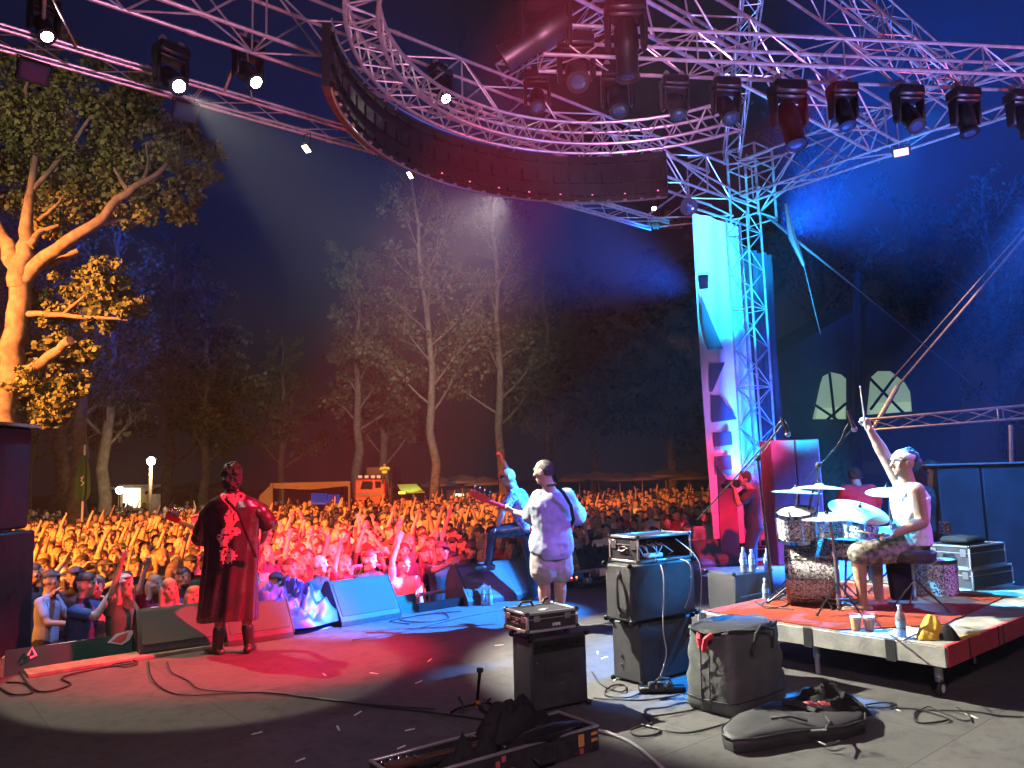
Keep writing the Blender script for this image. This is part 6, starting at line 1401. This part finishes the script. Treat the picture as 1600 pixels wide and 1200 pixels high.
for s_ in(-1,1): b.path([h4+f_*.104+r_*s_*.034+u_*.012+ (r_*s_*math.cos(a)*.022+u_*math.sin(a)*.018) for a in [2*math.pi*k/12 for k in range(12)]],.0028,n=5,close=True); b.tube(h4+f_*.10+r_*s_*.058+u_*.014,h4+r_*s_*.084+u_*.014,.0028,n=5)
b.build('spectacles','black_metal',q4['t'])
t=thing('drumstick',W(1350,655,DD+.14),'drumstick pointing up from the raised fist of the drummer','drumstick','drumsticks'); MB().tube(W(1353,672,DD+.14),W(1344,605,DD+.05),.0085,.005,n=8).build('stick','wood_stick',t); MB().sphere(W(1344,604,DD+.05),.007).build('tip','white_plastic',t)
t=thing('drumstick',W(1390,838,DD-.26),'drumstick held low over the snare drum','drumstick','drumsticks'); MB().tube(W(1392,838,DD-.26),W(1328,828,DD-.05),.0085,.005,n=8).build('stick','wood_stick',t); MB().sphere(W(1328,828,DD-.05),.007).build('tip','white_plastic',t)
# 5. others on the stage
DM=12.2
oM=dict(fwd=dirn(-1,.1),hf=dirn(-1,.0,.0),vox=.011,lhand=dict(d=dirn(-.6,.2,.7),pn=dirn(.3,0,.3),curl=1.,side=-1),rhand=dict(d=dirn(-.6,.1,.7),pn=dirn(.3,0,.3),curl=1.,side=1),org=G(1172,880))
q=person('cameraman in dark shirt holding gear to his face before the red-lit tower foot',DM,dict(pel=(1178,824),che=(1173,766),head=(1163,748),ls=(1168,768,.16),le=(1150,782,.2),lw=(1146,762,.1),rs=(1174,770,-.16),re=(1154,788,-.2),rw=(1148,764,-.1),lh=(1178,828,.08),lk=(1175,852,.08),la=(1178,886,.08),rh=(1178,828,-.08),rk=(1172,852,-.08),ra=(1172,886,-.08)),oM)
shirt(q,'shirt','dark_shirt',sleeve=.6,vox=.014); trousers(q,'trousers','dark_shirt',frac=1.95,vox=.014); hair(q['t'],q['head'],oM['hf'],(0,0,1),rough=.01)
t=thing('video_camera',W(1146,758,DM),'small dark camera held up beside the tower foot','camera'); MB().box(W(1144,756,DM),.22,.12,.13,ax=(_R0,Fh,ZZ),b=.02).build('camera_body','black_metal',t); MB().tube(W(1138,757,DM),W(1130,760,DM-.1),.04,.045).build('lens','black_metal',t); 
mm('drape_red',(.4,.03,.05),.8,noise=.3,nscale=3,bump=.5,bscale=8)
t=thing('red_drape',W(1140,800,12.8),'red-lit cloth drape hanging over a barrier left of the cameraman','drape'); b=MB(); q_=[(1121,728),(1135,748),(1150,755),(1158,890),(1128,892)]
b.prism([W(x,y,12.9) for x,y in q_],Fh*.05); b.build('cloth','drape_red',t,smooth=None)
oR=dict(fwd=dirn(.3,1),hf=dirn(.3,1),vox=.013,lhand=dict(curl=.6),rhand=dict(curl=.6),org=G(1345,860,0),bulk=1.1)
q=person('person in bright red shirt bending away behind the ride cymbal',10.2,dict(pel=(1350,818),che=(1340,762,.1),head=(1336,744,.25),ls=(1320,765,.1),le=(1312,792,.2),lw=(1320,815,.3),rs=(1362,764,.1),re=(1372,790,.2),rw=(1366,815,.3),lh=(1340,822),lk=(1338,850,.05),la=(1338,886),rh=(1358,822),rk=(1360,850,.05),ra=(1360,886)),oR)
shirt(q,'shirt','red_shirt',sleeve=.7,vox=.014,wr=.012,infl=.03); trousers(q,'trousers','dark_shirt',frac=1.95,vox=.014); hair(q['t'],q['head'],oR['hf'],(0,0,1),rough=.01)
oK=dict(fwd=dirn(.2,-1),hf=dirn(.7,-.8),vox=.013,lhand=dict(curl=.6),rhand=dict(curl=.6),org=G(1458,850,0))
q=person('crew member in black standing in shadow right behind the drummer',9.6,dict(pel=(1458,828),che=(1458,762),head=(1456,734),ls=(1480,768),le=(1484,800),lw=(1478,826,-.1),rs=(1437,768),re=(1434,800),rw=(1438,826,-.1),lh=(1466,832),lk=(1466,880),la=(1466,920),rh=(1450,832),rk=(1450,880),ra=(1450,920)),oK)
shirt(q,'shirt','dark_shirt',sleeve=.7,vox=.014); trousers(q,'trousers','dark_shirt',frac=1.95,vox=.014); hair(q['t'],q['head'],oK['hf'],(0,0,1),rough=.008)
# ------------------------------------------------------------------ the crowd
for nm_,c in (('c_skin',(.50,.31,.21)),('c_hair',(.045,.03,.02)),('c_trouser',(.05,.055,.08)),('c_eye',(.13,.07,.05)),('c_lip',(.35,.12,.10)),('c_hair_fair',(.32,.2,.09)),('c_cap',(.05,.05,.06))): mm(nm_,c,.6,noise=.15,nscale=9)
mm('c_shirt',(1,1,1),.85,noise=.18,nscale=7,bump=.4,bscale=12,use_obj=True)
TAGS={'skin':0,'hair':1,'trouser':2,'shirt':3,'eye':4,'lip':5}
def crowd_fig(pose,hairstyle,female=False):
    F=Fig(); X=V((1,0,0));Y=V((0,1,0)); ax=(X,Y,ZZ); P=V((0,0,.95)); S=V((0,.01,1.42)); k=.9 if female else 1.
    add_torso(F,[(c,r,f,w*k+.012,d*k+.012) for c,r,f,w,d in torso_secs(P,S,X,X,Y,Y)],'shirt',16)
    F.p[-1]=(F.p[-1][0],'shirt',(V((0,0,1.02)),V((0,0,1.36)),.16,.16)); 
    hd=V((0,.03,1.625)); F.cap((0,.0,1.43),(0,.02,1.55),.058*k,.054*k,'skin',n=10)
    hf=V((0,1,.08)); add_head(F,hd,hf,ZZ,1.0)
    r,f,u=basis(hf,ZZ)
    for q in(-1,1): F.ell(hd+r*q*.033+f*.086+u*.008,.0105,.008,.006,(r,f,u),'eye',8,6)
    if hairstyle!='bald':
        F.ell(hd+u*.047+f*.002,.084,.097,.076,(r,f,u),'hair'); F.ell(hd+u*.005-f*.045,.080,.062,.085,(r,f,u),'hair')
        if hairstyle=='long':
            F.ell(hd-f*.055-u*.06,.095,.055,.15,(r,f,u),'hair'); 
            for q in(-1,1): F.cap(hd+r*q*.078-u*.0,hd+r*q*.085+f*.01-u*.19,.030,.032,'hair')
        if hairstyle=='beard': F.ell(hd+f*.045-u*.080,.050,.052,.038,(r,f,u),'hair')
        if hairstyle=='bun': F.ell(hd-f*.07+u*.10,.05,.05,.045,(r,f,u),'hair')
        if hairstyle=='cap': F.cap(hd+f*.08+u*.06,hd+f*.14+u*.05,.05,.045,'hair',.25,r); F.ell(hd+u*.055-f*.01,.092,.105,.07,(r,f,u),'hair')
    sw=.185*k
    A={'down':((.25,.0,1.12),(.24,.12,.90)),'up':((.27,.10,1.60),(.24,.16,1.86)),'high':((.20,.08,1.70),(.12,.12,1.95)),'bent':((.30,.10,1.22),(.20,.26,1.42)),'point':((.22,.24,1.42),(.14,.50,1.52)),'chest':((.24,.12,1.18),(.06,.27,1.25)),'head':((.32,.1,1.52),(.14,.12,1.70)),'phone':((.20,.20,1.35),(.08,.34,1.62)),'wide':((.36,.05,1.52),(.52,.12,1.72)),'rail':((.25,.12,1.18),(.18,.36,1.15))}
    for s_,pz in((-1,pose[0]),(1,pose[1])):
        e,w=A[pz]; sh=V((s_*sw,0,1.40)); e=V((s_*e[0],e[1],e[2])); w=V((s_*w[0],w[1],w[2])); F.cap((s_*.06,0,1.39),sh,.075,.062,'shirt'); F.cap(sh,lerp(sh,e,.62),.062,.058,'shirt'); F.cap(lerp(sh,e,.6),e,.044*k,.040*k,'skin'); F.cap(e,w,.041*k,.029*k,'skin')
        add_hand(F,w,w-e,Y if pz in('up','high','wide','head') else V((-s_*.6,.4,-.5)),-s_ if False else s_*-1,.15 if pz in('up','high','wide','point') else .8,.16,1.,'skin')
    for s_ in(-1,1):
        h=V((s_*.09,0,.92)); kn=V((s_*.10,.03,.50)); an=V((s_*.11,0,.09)); F.cap(h,kn,.095,.066,'trouser'); F.cap(kn,an,.064,.05,'trouser'); add_foot(F,an,Y,1.,'trouser')
    return F
POSES=[(('down','high'),'short',0,'arm straight up'),(('high','high'),'short',0,'both arms raised'),(('down','down'),'beard',0,'arms down'),(('chest','chest'),'short',0,'hands clasped at the chest'),(('up','down'),'long',1,'one arm raised'),(('down','down'),'long',1,'arms down'),
 (('phone','phone'),'short',0,'hands held up'),(('down','point'),'cap',0,'pointing'),(('bent','up'),'beard',0,'one hand up'),(('down','down'),'short',0,'arms down'),(('rail','rail'),'cap',0,'hands on the rail'),(('wide','wide'),'short',0,'arms spread wide'),
 (('chest','up'),'long',1,'one arm up'),(('down','down'),'bald',0,'arms down'),(('point','down'),'short',0,'arm stretched out'),(('up','up'),'bun',1,'both arms raised'),(('rail','up'),'short',0,'gripping rail, hand up'),(('down','bent'),'bald',0,'one hand lifted'),(('chest','chest'),'long',1,'hands clasped'),(('head','down'),'cap',0,'hand on the head')]
HAIRW={'short':'short dark hair','beard':'dark beard','long':'long hair','cap':'a cap','bald':'shaved head','bun':'hair in a bun'}
VAR=[];FARV=[]
for i,(ps,hs_,fe,pl) in enumerate(POSES):
    F=crowd_fig(ps,hs_,fe)
    hm='c_hair_fair' if i in(5,12,14) else ('c_cap' if hs_=='cap' else 'c_hair')
    VAR.append((F.mesh('person',.0135,2,('c_skin',hm,'c_trouser','c_shirt','c_eye','c_lip'),TAGS),pl,HAIRW[hs_] if hm!='c_hair_fair' else 'fair '+('long hair' if hs_=='long' else 'short hair')))
    if i in(0,2,3,5,9,13,14,18,17): FARV.append(F.mesh('far',.03,1,('c_skin',),TAGS,dec=.22))
SH=[('black',(.02,.02,.025)),('black',(.03,.03,.03)),('black',(.025,.025,.03)),('black',(.04,.04,.04)),('white',(.75,.75,.75)),('grey',(.28,.28,.3)),('dark blue',(.04,.06,.18)),('red',(.35,.04,.04)),('pale blue',(.35,.45,.6)),('dark green',(.04,.12,.06)),('beige',(.45,.4,.32)),('dark grey',(.09,.09,.1)),('navy',(.02,.03,.09)),('white',(.65,.65,.62)),('maroon',(.2,.02,.04)),('olive',(.16,.17,.07))]
rc=random.Random(21)
cand=[]
GZ=-1.1
y=8.95; row=0
while y<46:
    st=.56 if y<20 else (.62 if y<30 else 1.0)
    x=-4+ (row%2)*.28
    while x<48:
        p=V((x+rc.uniform(-.13,.13),y+rc.uniform(-.13,.13),GZ)); x+=st
        hpx=project(p+ZZ*1.65)
        if hpx[2]<6 or not(28<hpx[0]<1142): continue
        d=hpx[2]; 
        if hpx[0]>900 and rc.random()<.25+.35*(hpx[0]-900)/240: continue
        if d>26 and rc.random()<(d-26)/26: continue
        if d>46 or (hpx[0]<60 and d<9): continue
        cand.append((d,p,hpx[0],hpx[1]))
    y+=st*.92; row+=1
# hand-placed front row figures (measured from the photo): head x, head y, variant, shirt, turn, size
FR=[(64,885,8,6,-.1,1.02),(75,905,10,6,.3,1.0),(118,898,7,0,-.9,1.0),(152,912,14,1,-1.0,.98),(195,905,10,12,-.6,.95),(212,884,9,4,-.5,1.0),(180,868,0,0,-.6,1.02),(228,885,12,9,-.5,.93),(262,920,5,3,-.7,.98),(285,900,2,4,-.6,1.0),(300,930,5,0,-.3,.92),(244,868,11,4,-.4,1.0),(100,872,16,2,-.5,1.0),(78,856,0,2,-.3,1.03),(130,875,4,8,-.5,.96)]
placed=[]
for hx,hy,vi,si,turn,s_ in FR:
    si=si+2 if si>=2 else si
    zt=GZ+1.64*s_; p=G(hx,hy,zt); p=V((p.x,max(8.78,p.y),GZ)); 
    if abs(p.y-G(hx,hy,zt).y)>.01:
        # slide along the barrier so that the head keeps its column
        rr=ray(hx,hy); k=(8.8)/rr.y; p=V((rr.x*k,8.8,GZ))
    placed.append((project(p+ZZ*1.6)[2],p,vi,si,turn,s_))
cand=[c for c in cand if all((c[1]-q[1]).length>.38 for q in placed)]
cand.sort(key=lambda c:c[0])
NIND=300-len(placed)
def zone(px):
    for lim,w in((110,'beside the loudspeaker stack'),(215,'behind the green banner'),(325,'left of the robed guitarist'),(410,'around the robed guitarist'),(505,'behind the blue tarpaulin'),(615,'behind the blue-lit wedge'),(715,'left of the singer'),(830,'behind the singer'),(905,'behind the bass player'),(960,'right of the bass player'),(2000,'beyond the tall amplifier stack')):
        if px<lim: return w
ind=[]
def put_crowd(p,vi,si,turn,s_,px,d,rowname):
    me,pl,hw=VAR[vi]; o=bpy.data.objects.new('person',me); col.objects.link(o); aim=V((5.5,6.0,0))-p; a=math.atan2(aim.y,aim.x)-math.pi/2+turn
    o.location=p; o.rotation_euler=(0,0,a); o.scale=(s_*rc.uniform(.95,1.06),s_,s_); cn,c=SH[si]; o.color=(*[min(1,v*rc.uniform(.85,1.15)) for v in c],1)
    o['category']='person'; o['group']='audience in front of the stage'; ind.append((o,f"{cn} top, {pl}, {hw}, {rowname} {zone(px)}",px,d))
for d,p,vi,si,turn,s_ in placed: put_crowd(p,vi,si,turn,s_,project(p+ZZ*1.6)[0],d,'front')
for d,p,px,py in cand[:NIND]:
    vi=rc.choices(range(len(VAR)),[4,1.3,7,6,2.5,7,2,2,2,8,1,.6,2,6,3,.6,1,5,5,1])[0]
    rowname='at the barrier' if p.y<9.3 else ('second row' if p.y<9.9 else ('third row' if p.y<10.5 else ('near' if p.y<12.5 else 'deep')))
    put_crowd(p,vi,rc.randrange(len(SH)),rc.uniform(-.35,.35),rc.uniform(.93,1.06),px,d,rowname)
from collections import defaultdict
dd_=defaultdict(list)
for it in ind: dd_[it[1]].append(it)
ORDN=['leftmost','second','third','fourth','fifth','sixth','seventh','eighth','ninth','tenth']
for k,its in dd_.items():
    its.sort(key=lambda i:i[2])
    for j,it in enumerate(its):
        w=('person, '+k) if len(its)==1 else (('leftmost ' if j==0 else ('rightmost ' if j==len(its)-1 else ORDN[min(j,9)]+' from left '))+k)
        it[0]['label']=' '.join(w.split()[:16])
# the rest of the crowd: one mass
fmats=[mat('f_skin',(.50,.31,.21),.6),mat('f_hair',(.045,.03,.02),.7),mat('f_trouser',(.05,.055,.08),.8)]+[mat('f_shirt',c,.85) for _,c in SH]
vs_=[];fs_=[];ms_=[];n0=0
FV=[]
for me in FARV:
    me.calc_loop_triangles(); nv=len(me.vertices); co=np.zeros(nv*3); me.vertices.foreach_get('co',co); tr=np.zeros(len(me.loop_triangles)*3,np.int32); me.loop_triangles.foreach_get('vertices',tr); pi=np.zeros(len(me.loop_triangles),np.int32); me.loop_triangles.foreach_get('polygon_index',pi); mi=np.zeros(len(me.polygons),np.int32); me.polygons.foreach_get('material_index',mi)
    FV.append((co.reshape(-1,3),tr.reshape(-1,3),mi[pi]))
for d,p,px,py in cand[NIND:]:
    co,tr,mi=FV[rc.randrange(len(FV))]; aim=V((5.5,6,0))-p; a=math.atan2(aim.y,aim.x)-math.pi/2+rc.uniform(-.5,.5)
    if d>28: a+=rc.choice((0,0,1.5,3.1))
    s_=rc.uniform(.92,1.06); R2=np.array([[math.cos(a),-math.sin(a),0],[math.sin(a),math.cos(a),0],[0,0,1]]); vs_.append((co*s_)@R2.T+np.array(p)); fs_.append(tr+n0); n0+=len(co)
    m_=mi.copy(); m_[m_>=4]=0; m_[mi==3]=3+rc.randrange(len(SH)); ms_.append(m_)
vv=np.concatenate(vs_); ff=np.concatenate(fs_); mi=np.concatenate(ms_).astype(np.int32)
me=bpy.data.meshes.new('crowd'); me.vertices.add(len(vv)); me.vertices.foreach_set('co',vv.ravel()); me.loops.add(len(ff)*3); me.loops.foreach_set('vertex_index',ff.ravel().astype(np.int32)); me.polygons.add(len(ff)); me.polygons.foreach_set('loop_start',np.arange(0,len(ff)*3,3,dtype=np.int32)); me.polygons.foreach_set('loop_total',np.full(len(ff),3,np.int32))
for m_ in fmats: me.materials.append(m_)
me.polygons.foreach_set('material_index',mi); me.polygons.foreach_set('use_smooth',[True]*len(ff)); me.update(calc_edges=True); me.validate()
cro=bpy.data.objects.new('crowd',me); col.objects.link(cro); tag(cro,kind='stuff')
print('CROWD',len(cand),len(ind),len(ff))
# watcher in a high-visibility vest on the truck
o=bpy.data.objects.new('person',VAR[3][0]); col.objects.link(o); o.location=W(601,757,39.5); o.rotation_euler=(0,0,2.6); o.scale=(.95,.95,.62); o.color=(.65,.8,.1,1)
tag(o,'watcher in yellow high-visibility vest perched on the roof of the fire truck','person')
HAZE=0.0007
# ------------------------------------------------------------------ smoke haze in the air
m=bpy.data.materials.new('haze_air'); m.use_nodes=True; n=m.node_tree; n.nodes.clear()
o_=n.nodes.new('ShaderNodeOutputMaterial'); pv=n.nodes.new('ShaderNodeVolumePrincipled')
pv.inputs['Color'].default_value=(.9,.9,.95,1); pv.inputs['Density'].default_value=HAZE; pv.inputs['Anisotropy'].default_value=-.1
n.links.new(pv.outputs[0],o_.inputs['Volume']); MT['haze_air']=m
tag(MB().box((40,105,15.),280,270,35).build('haze','haze_air',smooth=None),kind='stuff')
